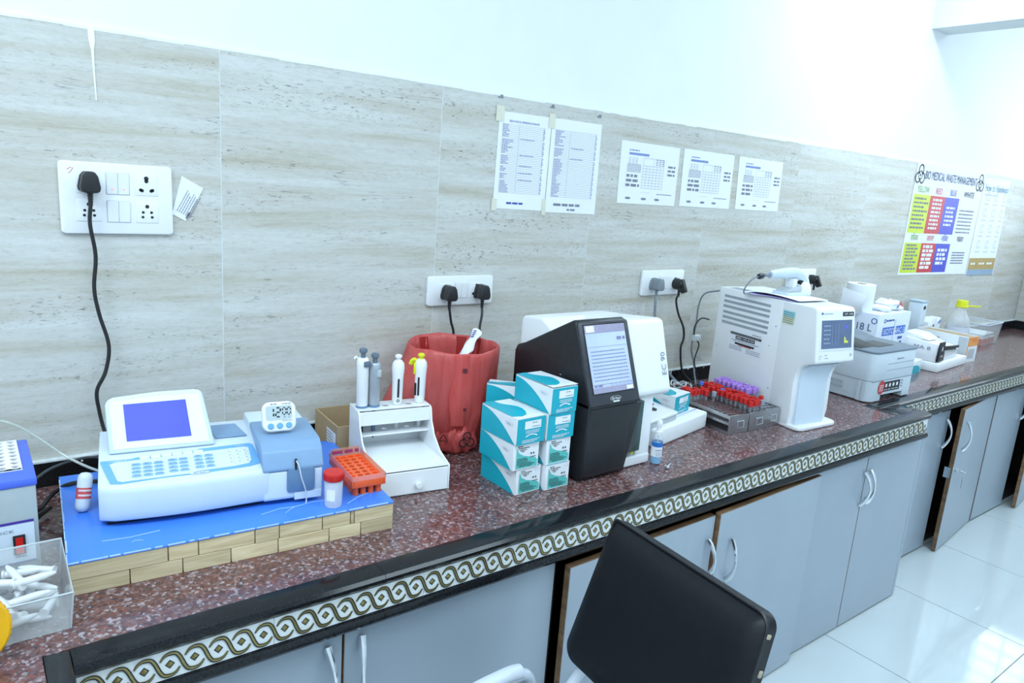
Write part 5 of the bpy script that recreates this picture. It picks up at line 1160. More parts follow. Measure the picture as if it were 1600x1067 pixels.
PR = {'r': tube_proto('r', m_red), 'p': tube_proto('p', m_purple, h=.074, cr=.0074, ch=.0190), 'g': tube_proto('g', m_greycap, h=.078, ch=.016), 'b': tube_proto('b', m_bluecap, h=.078, ch=.012)}
def put(rack, w_, d_, nx, ny, i, j, kind, label, group=None, lift=0.0):
    x0, y0 = rack; cx, cy = (w_ - .008) / nx, (d_ - .008) / ny
    u, v = .004 + (i + .5) * cx, .004 + (j + .5) * cy
    t = thing('sample_tube', label, 'tube', (x0 + u * ca - v * sa, y0 + u * sa + v * ca, .0120 + lift), random.uniform(0, 6), group)
    t.rotation_euler = (random.uniform(-.03, .03), random.uniform(-.03, .03), random.uniform(0, 6))
    for me, nm in zip(PR[kind], ('glass', 'cap', 'serum')):
        o = bpy.data.objects.new(nm, me); COL.objects.link(o); o.parent = t
    return t
A, B_, C_ = ((1.918, -.512), .094, .235, 5, 12), ((2.016, -.520), .082, .250, 4, 12), ((2.101, -.520), .073, .250, 4, 12)
for (i, j) in ((0, 9), (1, 9), (2, 9), (3, 9), (0, 10), (1, 10), (2, 10), (0, 11), (1, 11), (4, 10), (3, 8), (4, 9)):
    put(*A, i, j, 'r', 'red capped blood tube at the back of the front steel rack', 'red tubes at the back of the front rack')
put(*A, 4, 7, 'g', 'grey capped tube standing alone in the front steel rack')
for j in range(12):
    for i in range(4):
        if i == 0 and j in (10, 11): continue
        if (i, j) in ((1, 7), (2, 5), (3, 8), (3, 0), (2, 0)): continue
        put(*B_, i, j, 'r', 'red capped blood tube in the packed middle steel rack', 'red tubes packed in the middle rack', lift=random.uniform(0, .004))
put(*B_, 1, 7, 'b', 'blue capped tube among the red ones in the middle rack', lift=.006)
put(*B_, 3, 0, 'g', 'pale grey capped tube at the front end of the middle rack')
for (i, j) in ((2, 0),): put(*B_, i, j, 'r', 'red capped tube at the very front edge of the middle rack', lift=.003)
for j in range(4, 12):
    for i in range(4):
        put(*C_, i, j, 'p', 'purple capped blood tube in the rear steel rack', 'purple tubes in the rear rack', lift=.010 + random.uniform(0, .004))
put(*C_, 0, 1, 'r', 'lone red capped tube near the front of the rear steel rack', lift=.004)
put(*B_, 0, 11, 'b', 'grey blue capped tube at the back, left of the purple tubes', lift=.012)
t = thing('sticker_slip', 'small white and blue label slip lying on the red tube caps', 'label slip', (2.062, -.486, .0845), rad(60))
MB().box(0, .030, 0, .010, 0, .0008).build('slip', m_paper, t, smooth=False); MB().rect((0, 0, .0012), X, Y, .013, .001, .029, .009).build('blue_print', m_bluecap, t, smooth=False)
# ================================================================== white blood analyser
SR = rad(-9); SX = 2.238; SY = -.175
t = thing('blood_analyser', 'large white blood cell analyser with small screen and foot plate, behind the tube racks', 'analyser', (SX, SY, 0), SR)
SW = .186
# local frame: x right, y towards the wall is +; the front is at y = -f
def sp_(pts): return [(-a, b) for a, b in pts]
MB().prism(sp_([(0, .004), (.300, .004), (.300, .419), (.003, .419), (0, .416)]), 'x', 0, SW + .030).build('main_housing', m_wht, t, bevel=.003)
prof = [(.290, .004), (.385, .004), (.392, .05), (.388, .165), (.392, .190), (.402, .212), (.420, .226), (.452, .236), (.460, .244), (.434, .410), (.424, .4185), (.290, .4185)]
MB().prism(sp_(prof), 'x', .0004, SW).build('front_housing', m_wht, t, bevel=.006, seg=3, angle=30)
colp = [(.30, .012), (.405, .012), (.401, .05), (.397, .15), (.402, .188), (.415, .212), (.44, .228), (.30, .228)]
MB().prism(sp_(colp), 'x', .020, SW - .03).build('column', m_wht2, t, bevel=.004, seg=2)
fp = [(0, -.30), (SW + .03, -.30), (SW + .03, -.395), (SW + .022, -.412), (SW + .008, -.420), (.022, -.436), (.006, -.430), (0, -.415)]
MB().prism(fp, 'z', .001, .013).build('foot_plate', m_wht, t, bevel=.003)
for k in range(6):
    z_ = .3905 - (k % 3) * .0185 - (.058 if k > 2 else 0)
    q = MB().box(-.0010, .0016, -(.246 if k < 3 else .247), -(.028 if k < 3 else .030), z_ - .0045, z_ + .0045).build('vent_slat', pm('vent_grey', s2l(158, 168, 178), .5), t, smooth=False)
MB().rect((-.0008, 0, 0), -Y, Z, .077, .196, .236, .281).build('service_label', m_paper, t, smooth=False)
so_ = Vector((-.0014, 0, 0))
q = MB().rect(so_, -Y, Z, .081, .260, .228, .2685).rect(so_, -Y, Z, .108, .2445, .200, .2575).rect(so_, -Y, Z, .108, .2265, .200, .2335); q.build('black_band', m_ink, t, smooth=False)
text('1800-103-8150', t, so_ + Vector((0, -.112, .2475)), -Y, Z, .0075, m_paper, .084)
text('Dial Sysmex Toll Free Customer Care Number', t, so_ + Vector((0, -.084, .2634)), -Y, Z, .0028, m_paper, .138)
q = MB()
for k in range(3): scribble(q, so_, -Y, Z, .084, .145, .206 + k * .006, .0022, k); scribble(q, so_, -Y, Z, .165, .230, .204 + k * .006, .0022, k + 5)
scribble(q, so_, -Y, Z, .09, .22, .2395, .0022, 9); scribble(q, so_, -Y, Z, .10, .21, .2365, .0014, 10); scribble(q, so_, -Y, Z, .185, .230, .2735, .003, 12); q.build('printed_text', m_gink, t, smooth=False)
q = MB(); scribble(q, so_, -Y, Z, .125, .185, .2235, .0026, 3); q.build('red_text', m_red, t, smooth=False)
MB().rect((-.0008, 0, 0), -Y, Z, .303, .345, .351, .389).build('warranty_sticker', pm('pale_yellow', s2l(214, 222, 180), .6), t, smooth=False)
MB().rect(so_, -Y, Z, .303, .371, .351, .389).build('sticker_band', pm('pale_cyan', s2l(150, 214, 222), .6), t, smooth=False)
q = MB()
for k in range(6): scribble(q, so_ + Vector((-.0005, 0, 0)), -Y, Z, .306, .349, .348 + k * .0068, .0026, k)
q.build('printed_text', m_gink, t, smooth=False)
for (f_, z_) in ((.28, .327), (.286, .111), (.02, .20), (.262, .255)): MB().lathe([(.0022, 0), (.0022, .001)], 10, (0, -f_, z_), ax=(-1, 0, 0)).build('screw', m_gink if f_ > .27 else m_lgrey, t)
# front face (leaning): frame
fo = Vector((0, -.460, .244)); fex = X; fey = Vector((0, .026, .166)).normalized(); fn = fex.cross(fey)
def fpz(pts, h0, h1, name, mat, bv=0.0):
    k = len(pts); return MB().add([fo + fn * h1 + fex * u + fey * v for u, v in pts] + [fo + fn * h0 + fex * u + fey * v for u, v in pts], [tuple(range(k)), tuple(range(k, 2 * k))[::-1]] + [(i, (i + 1) % k, k + (i + 1) % k, k + i) for i in range(k)]).build(name, mat, t, bevel=bv, seg=2)
fpz([(.012, .036), (.176, .036), (.176, .140), (.012, .140)], -.001, .0022, 'screen_bezel', m_wht, .0015)
fpz([(.020, .044), (.166, .044), (.166, .136), (.020, .136)], .0018, .0030, 'display', pm('slate_display', s2l(88, 104, 134), .2, var=.08, scale=20, emit=.25))
q = MB(); o_ = fo + fn * .0036
for k in range(5): scribble(q, o_, fex, fey, .030, .062, .060 + k * .014, .004, k)
for u in (.070, .086, .100): q.rect(o_, fex, fey, u, .056, u + .0010, .124)
q.build('screen_text', pm('screen_pale', s2l(140, 156, 180), .4, emit=.2), t, smooth=False)
q = MB().poly(o_, fex, fey, [(.128, .060), (.148, .060), (.148, .066), (.137, .070), (.134, .080), (.128, .080)]); q.build('yellow_graph', pm('graph_yellow', s2l(196, 206, 80), .4, emit=.25), t, smooth=False)
q = MB().poly(o_, fex, fey, [(.130, .108), (.146, .108), (.142, .118), (.134, .120)]); q.build('blue_graph', pm('graph_blue', s2l(96, 96, 220), .4, emit=.25), t, smooth=False)
q = MB().disc(fo + fn * .0010, fex, fey, .024, .158, .0042, 12); q.build('logo', m_bink, t, smooth=False)
text('sysmex', t, fo + fn * .0008 + fex * .032 + fey * .1555, fex, fey, .0042, m_bink, .042)
MB().rect(fo + fn * .0010, fex, fey, .122, .148, .176, .162).build('model_plate', m_ink, t, smooth=False)
text('XP-100', t, fo + fn * .0012 + fex * .128 + fey * .152, fex, fey, .0062, m_paper, .042)
q = MB().ring(fo + fn * .0010, fex, fey, .020, .016, .0060, .0012, 16, 0, 4.7); scribble(q, fo + fn * .0010, fex, fey, .040, .058, .012, .002, 4); scribble(q, fo + fn * .0010, fex, fey, .040, .052, .022, .002, 5); q.build('power_mark', m_gink, t, smooth=False)
MB().lathe([(.006, 0), (.005, .0015)], 14, fo + fex * .168 + fey * .020, ax=fn).build('start_button', m_lgrey, t)
for a in (.02, SW): MB().cyl((a, -.03, 0), .010, .005, 12).cyl((a, -.27, 0), .010, .005, 12).build('rubber_foot', m_blk, t)
# reagent carton slim between analyser and printer
t = thing('reagent_bottle_box', 'narrow white and blue reagent box standing between blood analyser and printer', 'box', (2.50, -.335, .0006), rad(-4))
MB().box(0, .055, 0, .12, 0, .115).build('carton', m_card, t, bevel=.001, seg=1)
MB().rect((0, -.0008, 0), X, Z, .0, .0, .055, .045).build('blue_print', pm('sky_print', s2l(104, 166, 226), .5), t, smooth=False)
q = MB(); scribble(q, (0, -.0012, 0), Z, -X, .05, .10, -.040, .006, 3); scribble(q, (0, -.0012, 0), Z, -X, .05, .105, -.028, .004, 4); q.build('printed_text', m_gink, t, smooth=False)
# things on top of the blood analyser
def on_top(name, label, cat, f, x_, z_, rz=0):
    return thing(name, label, cat, (SX + x_ * cos(SR) + f * sin(SR), SY + x_ * sin(SR) - f * cos(SR), z_), SR + rz)
for k, (f, x_, rz, w_, d_, lab, m) in enumerate(((.335, .010, rad(10), .150, .200, 'lilac sheet on top of the blood analyser, under the scanner stand', pm('lilac_paper', s2l(196, 186, 236), .7)), (.345, .022, rad(4), .150, .215, 'white sheet on top of the blood analyser, under the scanner stand', m_paper))):
    o = on_top('loose_paper', lab, 'paper', f, x_, .4196 + k * .0045, rz)
    n_ = 8; vs = []
    for i in range(n_ + 1):
        for j in range(5):
            lift = .003 * max(0, 1 - j / 2.0) * sin(pi * min(1, i / 6)) if k == 0 else .006 * max(0, 1 - j / 1.5) * sin(pi * i / n_)
            vs.append((w_ * j / 4 - (.006 * k if j == 0 else 0), d_ * i / n_, lift))
    fs = [(5 * i + j, 5 * i + j + 1, 5 * i + j + 6, 5 * i + j + 5) for i in range(n_) for j in range(4)]; top = len(vs)
    MB().add(vs + [(a, b, c - .0008) for a, b, c in vs], fs + [tuple(top + v for v in f_[::-1]) for f_ in fs]).build('sheet', m, o, angle=60)
o = on_top('dark_card', 'small dark printed card at the back left of the blood analyser top', 'card', .110, .012, .4194, rad(4))
MB().box(0, .045, 0, .075, 0, .0010).build('card', m_lgrey, o, smooth=False)
q = MB()
for k in range(4): q.rect((0, 0, .0013), X, Y, .005, .006 + k * .017, .038, .015 + k * .017)
q.build('printed_pattern', m_gink, o, smooth=False)
# barcode scanner on its stand
o = on_top('barcode_scanner', 'white barcode scanner gun lying in its stand on top of the blood analyser', 'scanner', .205, .122, .4225, rad(6))
hd = [(-.118, 0, .071), (-.10, .0, .0735), (-.06, 0, .0755), (-.02, 0, .0765), (.015, 0, .076), (.042, 0, .069), (.062, 0, .054), (.072, 0, .036), (.074, 0, .022)]
MB().tube(smooth_path(hd, 4), .0190, 12, [.62 + .38 * min(1, i / 14) + (.25 * max(0, (i - 18) / 14)) for i in range(33)], flat=1.15).build('grip', m_wht2, o)
MB().tube([(-.150, 0, .070), (-.118, 0, .071)], .0055, 8).build('cable_boot', m_gcable, o)
MB().lathe([(.0090, 0), (.0105, .006), (.0105, .016), (.0085, .022)], 10, (-.178, 0, .066), ax=(1, 0, .12)).build('ferrite', m_blk2, o)
MB().lathe([(.034, 0), (.036, .010), (.031, .032), (.020, .046), (.006, .050)], 18, (.064, -.004, .001)).build('scan_head', m_wht, o)
MB().box(.038, .060, -.018, .018, .026, .052).build('trigger', m_blk, o, bevel=.003)
MB().box(-.002, .020, -.017, .017, .018, .058).build('stand_post', m_wht, o, bevel=.003)
MB().prism(rrect(.125, .078, .018, 4, .015, 0), 'z', 0, .012).build('stand_base', m_wht2, o, bevel=.003)
MB().prism([(-.045, .012), (.05, .012), (.034, .034), (-.02, .022)], 'y', -.026, .026).build('stand_ramp', m_lgrey, o, bevel=.003)
MB().rect((.099, 0, .02), Y, Z, -.01, 0, .01, .003).build('logo', m_gink, o, smooth=False, loc=(0, 0, 0))
q = on_top('signal_cable', 'grey scanner cable looping down onto the back of the analyser top', 'cable', .205, .122, .4225, rad(6))
MB().tube(smooth_path([(-.177, 0, .066), (-.205, .002, .058), (-.222, .006, .040), (-.226, .014, .020), (-.20, .03, .003), (-.15, .045, .003)]), .0024, 7).build('cord', m_gcable, q)
# ================================================================== laser printer
PX, PY = 2.768, -.535
t = thing('laser_printer', 'light grey laser printer with dark flat top, right of the blood analyser', 'printer', (PX, PY, 0), rad(-1.5))
pw, pd, ph_ = .335, .33, .196
def rbox(w_, d_, r_): return [(x_ + w_ / 2, y_ + d_ / 2) for x_, y_ in rrect(w_, d_, r_, 4)]
m_prt = pm('printer_grey', s2l(206, 216, 224), .38, var=.015)
MB().prism(rbox(pw, pd, .030), 'z', .086, ph_).build('upper_body', m_prt, t, bevel=.002)
lw = MB().prism([(0, .004), (.085, .004), (.085, .018), (.255, .018), (.255, .004), (pw, .004), (pw, .085), (0, .085)], 'y', .020, .055).build('front_panel', m_prt, t, smooth=False)
MB().box(.005, pw - .005, .05, pd - .002, .020, .0855).box(.005, pw - .005, .05, pd * .62, .004, .02).build('lower_body', m_prt, t, bevel=.001, seg=1)
MB().prism([(.030 - .030 * cos(a), .032 - .032 * sin(a)) for a in [i * pi / 16 for i in range(9)]] + [(.085, 0), (.085, .03), (0, .04)], 'z', .004, .085).build('front_corner', m_prt, t, bevel=.001, seg=1)
MB().prism([(pw - .030 + .030 * cos(a), .032 - .032 * sin(a)) for a in [i * pi / 16 for i in range(9)]][::-1] + [(pw, .04), (.255, .03), (.255, 0)], 'z', .004, .085).build('front_corner', m_prt, t, bevel=.001, seg=1)
MB().box(.085, .255, 0, .03, .026, .085).build('cassette_front', m_prt, t, bevel=.001, seg=1)
MB().prism(rbox(pw + .006, pd + .004, .032), 'z', ph_, ph_ + .008).build('top_cover', pm('printer_dark', s2l(112, 124, 138), .4, var=.03), t, bevel=.002, loc=(-.003, -.002, 0))
MB().prism([(.07, ph_ + .008), (.33, ph_ + .008), (.33, ph_ + .055), (.20, ph_ + .030)], 'x', .006, .135).build('output_hood', m_blk, t, bevel=.003)
MB().prism([(.17, ph_ + .008), (.33, ph_ + .008), (.33, ph_ + .040), (.24, ph_ + .022)], 'x', .121, pw - .01).build('rear_ramp', pm('printer_dark', s2l(112, 124, 138), .4), t, bevel=.003)
MB().box(.12, .24, .06, .145, ph_ + .0082, ph_ + .0100).build('paper_stop', m_blk2, t, bevel=.0006, seg=1)
MB().box(.135, .205, .215, .235, ph_ + .030, ph_ + .060).build('operation_panel', m_lgrey, t, bevel=.002)
MB().box(.10, .30, -.0010, .001, .150, .1512).box(.10, .30, -.0010, .001, .1235, .1245).build('panel_seam', m_gink, t, smooth=False)
MB().box(.0, .335, -.0006, .001, .0850, .0864).build('panel_seam', m_gink, t, smooth=False)
text('PANTUM', t, (.165, -.0006, .164), X, Z, .0070, m_ink, .052)
MB().rect((0, -.0012, 0), X, Z, .082, .038, .222, .078).build('feature_strip', m_ink, t, smooth=False)
q = MB()
for k in range(4): q.rect((0, -.0018, 0), X, Z, .108 + k * .028, .056, .122 + k * .028, .070); scribble(q, (0, -.0018, 0), X, Z, .104 + k * .028, .126 + k * .028, .044, .003, k)
q.build('white_icon', m_paper, t, smooth=False)
MB().disc((0, -.0020, 0), X, Z, .078, .058, .023, 24, .028).build('red_sticker', m_red, t, smooth=False)
q = MB()
for k in range(4): scribble(q, (0, -.0026, 0), X, Z, .063, .092, .044 + k * .007, .003, k)
q.build('sticker_text', m_paper, t, smooth=False)
q = MB()
for k in range(3): scribble(q, (0, -.0010, 0), X, Z, .232, .244, .070 - k * .012, .006, k)
q.build('printed_text', m_gink, t, smooth=False)
for r_ in range(2):
    for k in range(9):
        MB().box(-.0012, .006, .115 + k * .020, .130 + k * .020, .052 - r_ * .018, .064 - r_ * .018).build('vent_slot', m_lgrey, t, smooth=False, loc=(.004 if r_ >= 0 else 0, 0, 0))
# ================================================================== far end
t = thing('diluent_box', 'white 18 litre diluent carton with blue printing, behind the printer', 'carton', (3.325, -.255, .0006), rad(1))
bw, bd, bh = .325, .215, .268
MB().box(0, bw, 0, bd, 0, bh).build('carton', pm('diluent_white', s2l(222, 230, 244), .5, var=.01), t, bevel=.002)
MB().rect((0, -.0012, 0), X, Z, .055, .165, .285, .205).build('blue_panel', pm('panel_blue', s2l(66, 116, 208), .5), t, smooth=False)
text('ISOTONAC·3', t, (.064, -.0016, .171), X, Z, .027, m_paper, .212)
MB().rect((0, -.0018, 0), X, Z, .170, .120, .186, .24).build('clear_tape', pm('tape_white', s2l(226, 233, 246), .3), t, smooth=False)
q = MB().ring((0, -.0014, 0), X, Z, .066, .236, .008, .004, 14); scribble(q, (0, -.0014, 0), X, Z, .080, .165, .232, .008, 3); scribble(q, (0, -.0014, 0), X, Z, .225, .28, .140, .012, 4); scribble(q, (0, -.0014, 0), X, Z, .25, .27, .118, .010, 5); scribble(q, (0, -.0014, 0), X, Z, .055, .13, .135, .010, 6); q.build('printed_text', m_bink, t, smooth=False)
text('18 L', t, (-.0010, .094, .186), -Y, Z, .034, pm('slate_blue_ink', s2l(74, 92, 140), .6), .070)
q = MB().ring((-.0010, 0, 0), -Y, Z, -.018, .236, .012, .004, 14); q.build('arrow_mark', m_bink, t, smooth=False)
t = thing('paper_roll', 'thick white paper roll standing on the diluent carton, its loose end hanging down', 'paper roll', (3.372, -.125, .2694))
MB().lathe([(.022, .0), (.062, .0), (.063, .003), (.063, .120), (.062, .123), (.022, .123)], 36, cap0=False, cap1=False).build('roll', m_paper, t)
MB().lathe([(.022, .001), (.0235, .001), (.0235, .1225), (.022, .1225)], 24, cap0=False, cap1=False).build('core', m_kraft, t)
vs = []
for i in range(9):
    s_ = i / 8
    for j in range(5):
        q_ = j / 4; vs.append((-.065 - .010 * sin(pi * s_) - .012 * q_ * s_, .052 - .115 * q_ - .004 * sin(6 * s_), .100 - (.178 - .082 * q_) * s_ - .020 * q_ * (1 - s_)))
fs = [(5 * i + j, 5 * i + j + 1, 5 * i + j + 6, 5 * i + j + 5) for i in range(8) for j in range(4)]; n_ = len(vs)
MB().add(vs + [(a - .0006, b, c) for a, b, c in vs], fs + [tuple(n_ + v for v in f[::-1]) for f in fs]).build('loose_end', m_paper, t, angle=60)
def crumple(mb, cx, cy, cz, rx, ry, rz_, seed, n=12, amp=.22):
    r = random.Random(seed); vs = []; fs = []
    P = [r.uniform(0, 6.28) for _ in range(6)]
    for i in range(n + 1):
        th = pi * i / n
        for j in range(2 * n):
            a = pi * j / n; k = 1 + amp * (.5 * sin(3 * a + P[0] + 2 * th) + .4 * sin(5 * a + P[1] - 3 * th) + .35 * sin(7 * th + P[2] + a))
            vs.append((cx + rx * k * sin(th) * cos(a), cy + ry * k * sin(th) * sin(a), max(0, cz + rz_ * k * cos(th))))
    m = 2 * n
    for i in range(n):
        for j in range(m): fs.append((i * m + j, (i + 1) * m + j, (i + 1) * m + (j + 1) % m, i * m + (j + 1) % m))
    return mb.add(vs, fs)
t = thing('crumpled_bag', 'crumpled white plastic bag with red print on the right of the diluent carton', 'bag', (3.578, -.165, .2694))
crumple(MB(), 0, 0, .020, .058, .060, .027, 4).build('bag', m_paper, t, angle=60)
q = MB(); q.obox((.030, -.050, .030), (1, .3, 0), (0, .4, 1), (0, -1, .4), .022, .010, .003).build('red_print', m_red, t, bevel=.001)
MB().obox((.0, -.054, .030), (1, .2, .5), (0, .4, 1), (0, -1, .4), .028, .003, .003).build('dark_print', m_gink, t, bevel=.001)
t = thing('tissue_wad', 'low wad of white tissue on the diluent carton beside the paper roll', 'tissue', (3.466, -.185, .2694))
crumple(MB(), 0, 0, .012, .026, .050, .015, 9, amp=.2).build('tissue', m_paper, t, angle=60)
# wall dispenser / needle burner
t = thing('needle_destroyer', 'tall pale upright dispenser with clear sleeve and grey metal foot, against the wall', 'dispenser', (4.150, -.062, .0006))
MB().box(-.030, .030, -.035, .035, .105, .262).build('clear_sleeve', m_wht2, t, bevel=.004)
MB().box(-.033, .033, -.038, .038, .262, .272).build('top_cap', pm('pale_blue_cap', s2l(186, 206, 224), .4), t, bevel=.003)
MB().lathe([(.010, 0), (.010, .003)], 14, (0, -.0355, .235), ax=(0, -1, 0)).build('black_spot', m_blk, t)
MB().box(-.042, .042, -.042, .042, 0, .010).box(-.036, -.024, -.034, .034, .010, .105).box(.020, .032, -.034, .034, .010, .105).build('metal_foot', m_steel, t, bevel=.002)
MB().cyl((-.002, -.02, .010), .016, .085, 14).build('motor', m_blk2, t)
# foam tray with white cutter
t = thing('foam_tray', 'white foam tray under the white machine with black lever, right of the printer', 'tray', (3.660, -.411, .0006), rad(4))
MB().box(0, .395, 0, .205, 0, .044).build('tray', m_foam, t, bevel=.006, seg=2)
t = thing('white_machine', 'white wedge shaped machine with black front bracket and lever, on the foam tray', 'machine', (3.668, -.391, .0465), rad(4))
MB().add([(0, 0, 0), (.30, .0, 0), (.30, .18, 0), (0, .18, 0), (0, -.004, .086), (.27, -.004, .052), (.30, .18, .090), (0, .18, .102)], [(0, 3, 2, 1), (4, 5, 6, 7), (0, 1, 5, 4), (1, 2, 6, 5), (2, 3, 7, 6), (3, 0, 4, 7)]).build('housing', m_wht, t, bevel=.004, seg=2)
MB().prism([(-.006, .004), (.075, .004), (.070, .045), (.062, .060), (.062, .098), (.0, .098), (-.008, .075)], 'y', -.012, -.0045).build('front_bracket', m_blk, t, bevel=.002)
MB().obox((.155, -.010, .060), (1, 0, -.06), Y, (.06, 0, 1), .100, .004, .010).build('lever', m_blk, t, bevel=.002)
MB().rect((.21, -.0146, .048), (1, 0, -.06), (.06, 0, 1), 0, 0, .04, .007).build('lever_print', m_paper, t, smooth=False)
q = MB().rect((0, -.0126, 0), X, Z, .022, .055, .040, .075); scribble(q, (0, -.0126, 0), X, Z, .016, .050, .026, .008, 2); q.build('bracket_print', m_lgrey, t, smooth=False)
text('MA 8', t, (-.0010, .105, .052), -Y, Z, .018, m_gink, .075)
MB().prism([(.05, .094), (.17, .094), (.17, .120), (.10, .116)], 'x', .02, .16).build('rear_cover', m_wht, t, bevel=.004)
# teal corner box behind printer
t = thing('small_carton', 'small white box with teal corner peeping out behind the printer', 'box', (3.470, -.372, .0006), rad(3))
MB().box(0, .12, 0, .07, 0, .062).build('carton', m_card, t, bevel=.002); MB().poly((0, -.0010, 0), X, Z, [(0, 0), (.100, 0), (.108, .018), (.095, .032), (.06, .040), (0, .042)]).build('teal_print', m_teal, t, smooth=False)
MB().poly((.1210, 0, 0), Y, Z, [(0, 0), (.07, 0), (.07, .02), (0, .034)]).build('teal_print', m_teal, t, smooth=False)
# orange ended carton
t = thing('open_carton', 'long white carton with orange printed end and brown open top, beside the foam tray', 'carton', (4.072, -.368, .0006), rad(-3))
q = MB()
for a, b, c, d in ((0, .115, 0, .002), (0, .115, .258, .260), (0, .002, .002, .258), (.113, .115, .002, .258)): q.box(a, b, c, d, .001, .135)
q.box(0, .115, 0, .26, 0, .002).build('carton', m_card, t, smooth=False)
MB().box(.002, .113, .010, .255, .126, .1275).build('brown_flap', m_kraft, t, smooth=False)
MB().box(.002, .060, .004, .255, .1285, .1300).build('brown_flap', m_kraft, t, smooth=False)
m_or = pm('orange_print', s2l(240, 160, 84), .5, var=.03)
MB().rect((0, -.0010, 0), X, Z, .006, .085, .113, .134).rect((0, -.0010, 0), X, Z, .0, .0, .012, .085).build('orange_print', m_or, t, smooth=False)
text('HCV', t, (.040, -.0014, .110), X, Z, .013, pm('orange_dark', s2l(206, 96, 40), .5), .05)
MB().rect((0, -.0012, 0), X, Z, .025, .02, .09, .07).build('pale_panel', m_lgrey, t, smooth=False)
MB().rect((-.0010, .26, 0), -Y, Z, .215, .0, .258, .13).build('grey_panel', m_lgrey, t, smooth=False)
q = MB(); scribble(q, (-.0010, .26, 0), -Y, Z, .03, .12, .10, .007, 3); scribble(q, (-.0010, .26, 0), -Y, Z, .05, .15, .085, .004, 4); q.build('printed_text', m_gink, t, smooth=False)
# bottle with yellow cap
t = thing('plastic_jug', 'clear plastic jug with bright yellow tabbed cap, behind the orange ended carton', 'jug', (4.490, -.150, .0006), rad(-38))
pr_ = [(.050, 0), (.058, .004), (.060, .12), (.058, .150), (.046, .180), (.030, .205), (.024, .225), (.024, .245)]
MB().lathe(pr_, 28, cap1=False).build('bottle', clear('jug_plastic', (.985, .99, 1), white=.3), t)
MB().lathe([(.026, .238), (.029, .240), (.029, .268), (.027, .272), (.004, .272)], 24).lathe([(.031, .232), (.032, .234), (.032, .240), (.030, .242)], 24).build('cap', m_yel, t)
MB().box(.028, .105, -.006, .006, .238, .246).build('cap_tab', m_yel, t, bevel=.002)
MB().lathe([(.0605, .03), (.0605, .125)], 28, cap0=False, cap1=False).build('label', pm('jug_label', s2l(214, 220, 232), .4), t)
# cartridges at the wall
for k, (x_, w_, lab) in enumerate(((4.265, .11, 'left white cartridge box leaning by the wall behind the jug'), (4.375, .045, 'right white cartridge box with blue corner by the wall behind the jug'))):
    t = thing('cartridge_box', lab, 'box', (x_, -.085, .0006), 0)
    MB().prism([(0, 0), (w_ - .004, 0), (w_ - .004, .165), (.022, .165), (0, .145)], 'y', 0, .055).build('carton', m_card, t, bevel=.002)
    if k: MB().poly((0, -.0012, 0), X, Z, [(.006, .135), (.034, .155), (.040, .140), (.02, .130)]).build('blue_print', m_bluecap, t, smooth=False)
    else: MB().poly((0, -.0012, 0), X, Z, [(.056, .118), (.076, .118), (.066, .134)]).build('black_triangle', m_ink, t, smooth=False)
# clear tub with packs
t = thing('plastic_tub', 'clear rectangular plastic tub with red and white packs inside, near the room corner', 'tub', (4.720, -.225, .0006), rad(4))
wall_bin(MB(), 0, .27, 0, .19, .125, .125, .002, .012).build('tub', m_clear, t, bevel=.0008, seg=1)
MB().tube([(0, 0, .125), (.27, 0, .125), (.27, .19, .125), (0, .19, .125), (0, 0, .125)], .004, 8).build('rim', pm('frosted_rim', s2l(206, 214, 226), .3), t)
for k, (x_, y_, w_, m, lab) in enumerate(((4.740, -.200, .125, pm('pack_red', s2l(206, 58, 40), .5), 'red and white pack at the left inside the clear tub'), (4.872, -.192, .082, pm('pack_red2', s2l(180, 60, 40), .5), 'red and white pack at the right inside the clear tub'))):
    t = thing('small_pack', lab, 'pack', (x_, y_, .0036), rad(4)); MB().box(0, w_, 0, .135, 0, .060).build('carton', m_card, t, bevel=.001, seg=1)
    MB().rect((0, -.0008, 0), X, Z, 0, 0, w_, .034).build('red_print', m, t, smooth=False); MB().rect((-.0008, .135, 0), -Y, Z, 0, 0, .135, .034).build('red_print', m, t, smooth=False); MB().rect((0, -.0009, 0), X, Z, 0, .052, w_, .056).build('green_print', pm('dull_green', s2l(90, 130, 116), .5), t, smooth=False)
# ================================================================== black chair in front
CT = Vector((1.038, -.869, .080)); ce = Vector((-.078, -.997, 0)).normalized(); ca_ = Vector((.997, -.078, 0)); th_ = rad(18)
cu_ = Z * cos(th_) + ca_ * sin(th_); cn = ce.cross(cu_)      # width, up the backrest, out of its front
if cn.x > 0: cn = -cn
t = thing('office_chair', 'black padded office chair with white tubular arms, in front of the cupboards', 'chair', (.99, -1.08, FZ))
def CL(p): return (p.x - .99, p.y + 1.08, p.z + ZC)
def cw(u, v, h): return CL(CT + ZC * 0 * Z + ce * u + cu_ * v + cn * h - Z * 0) if False else tuple(Vector((CT + ce * u + cu_ * v + cn * h)) - Vector((.99, -1.08, FZ)))
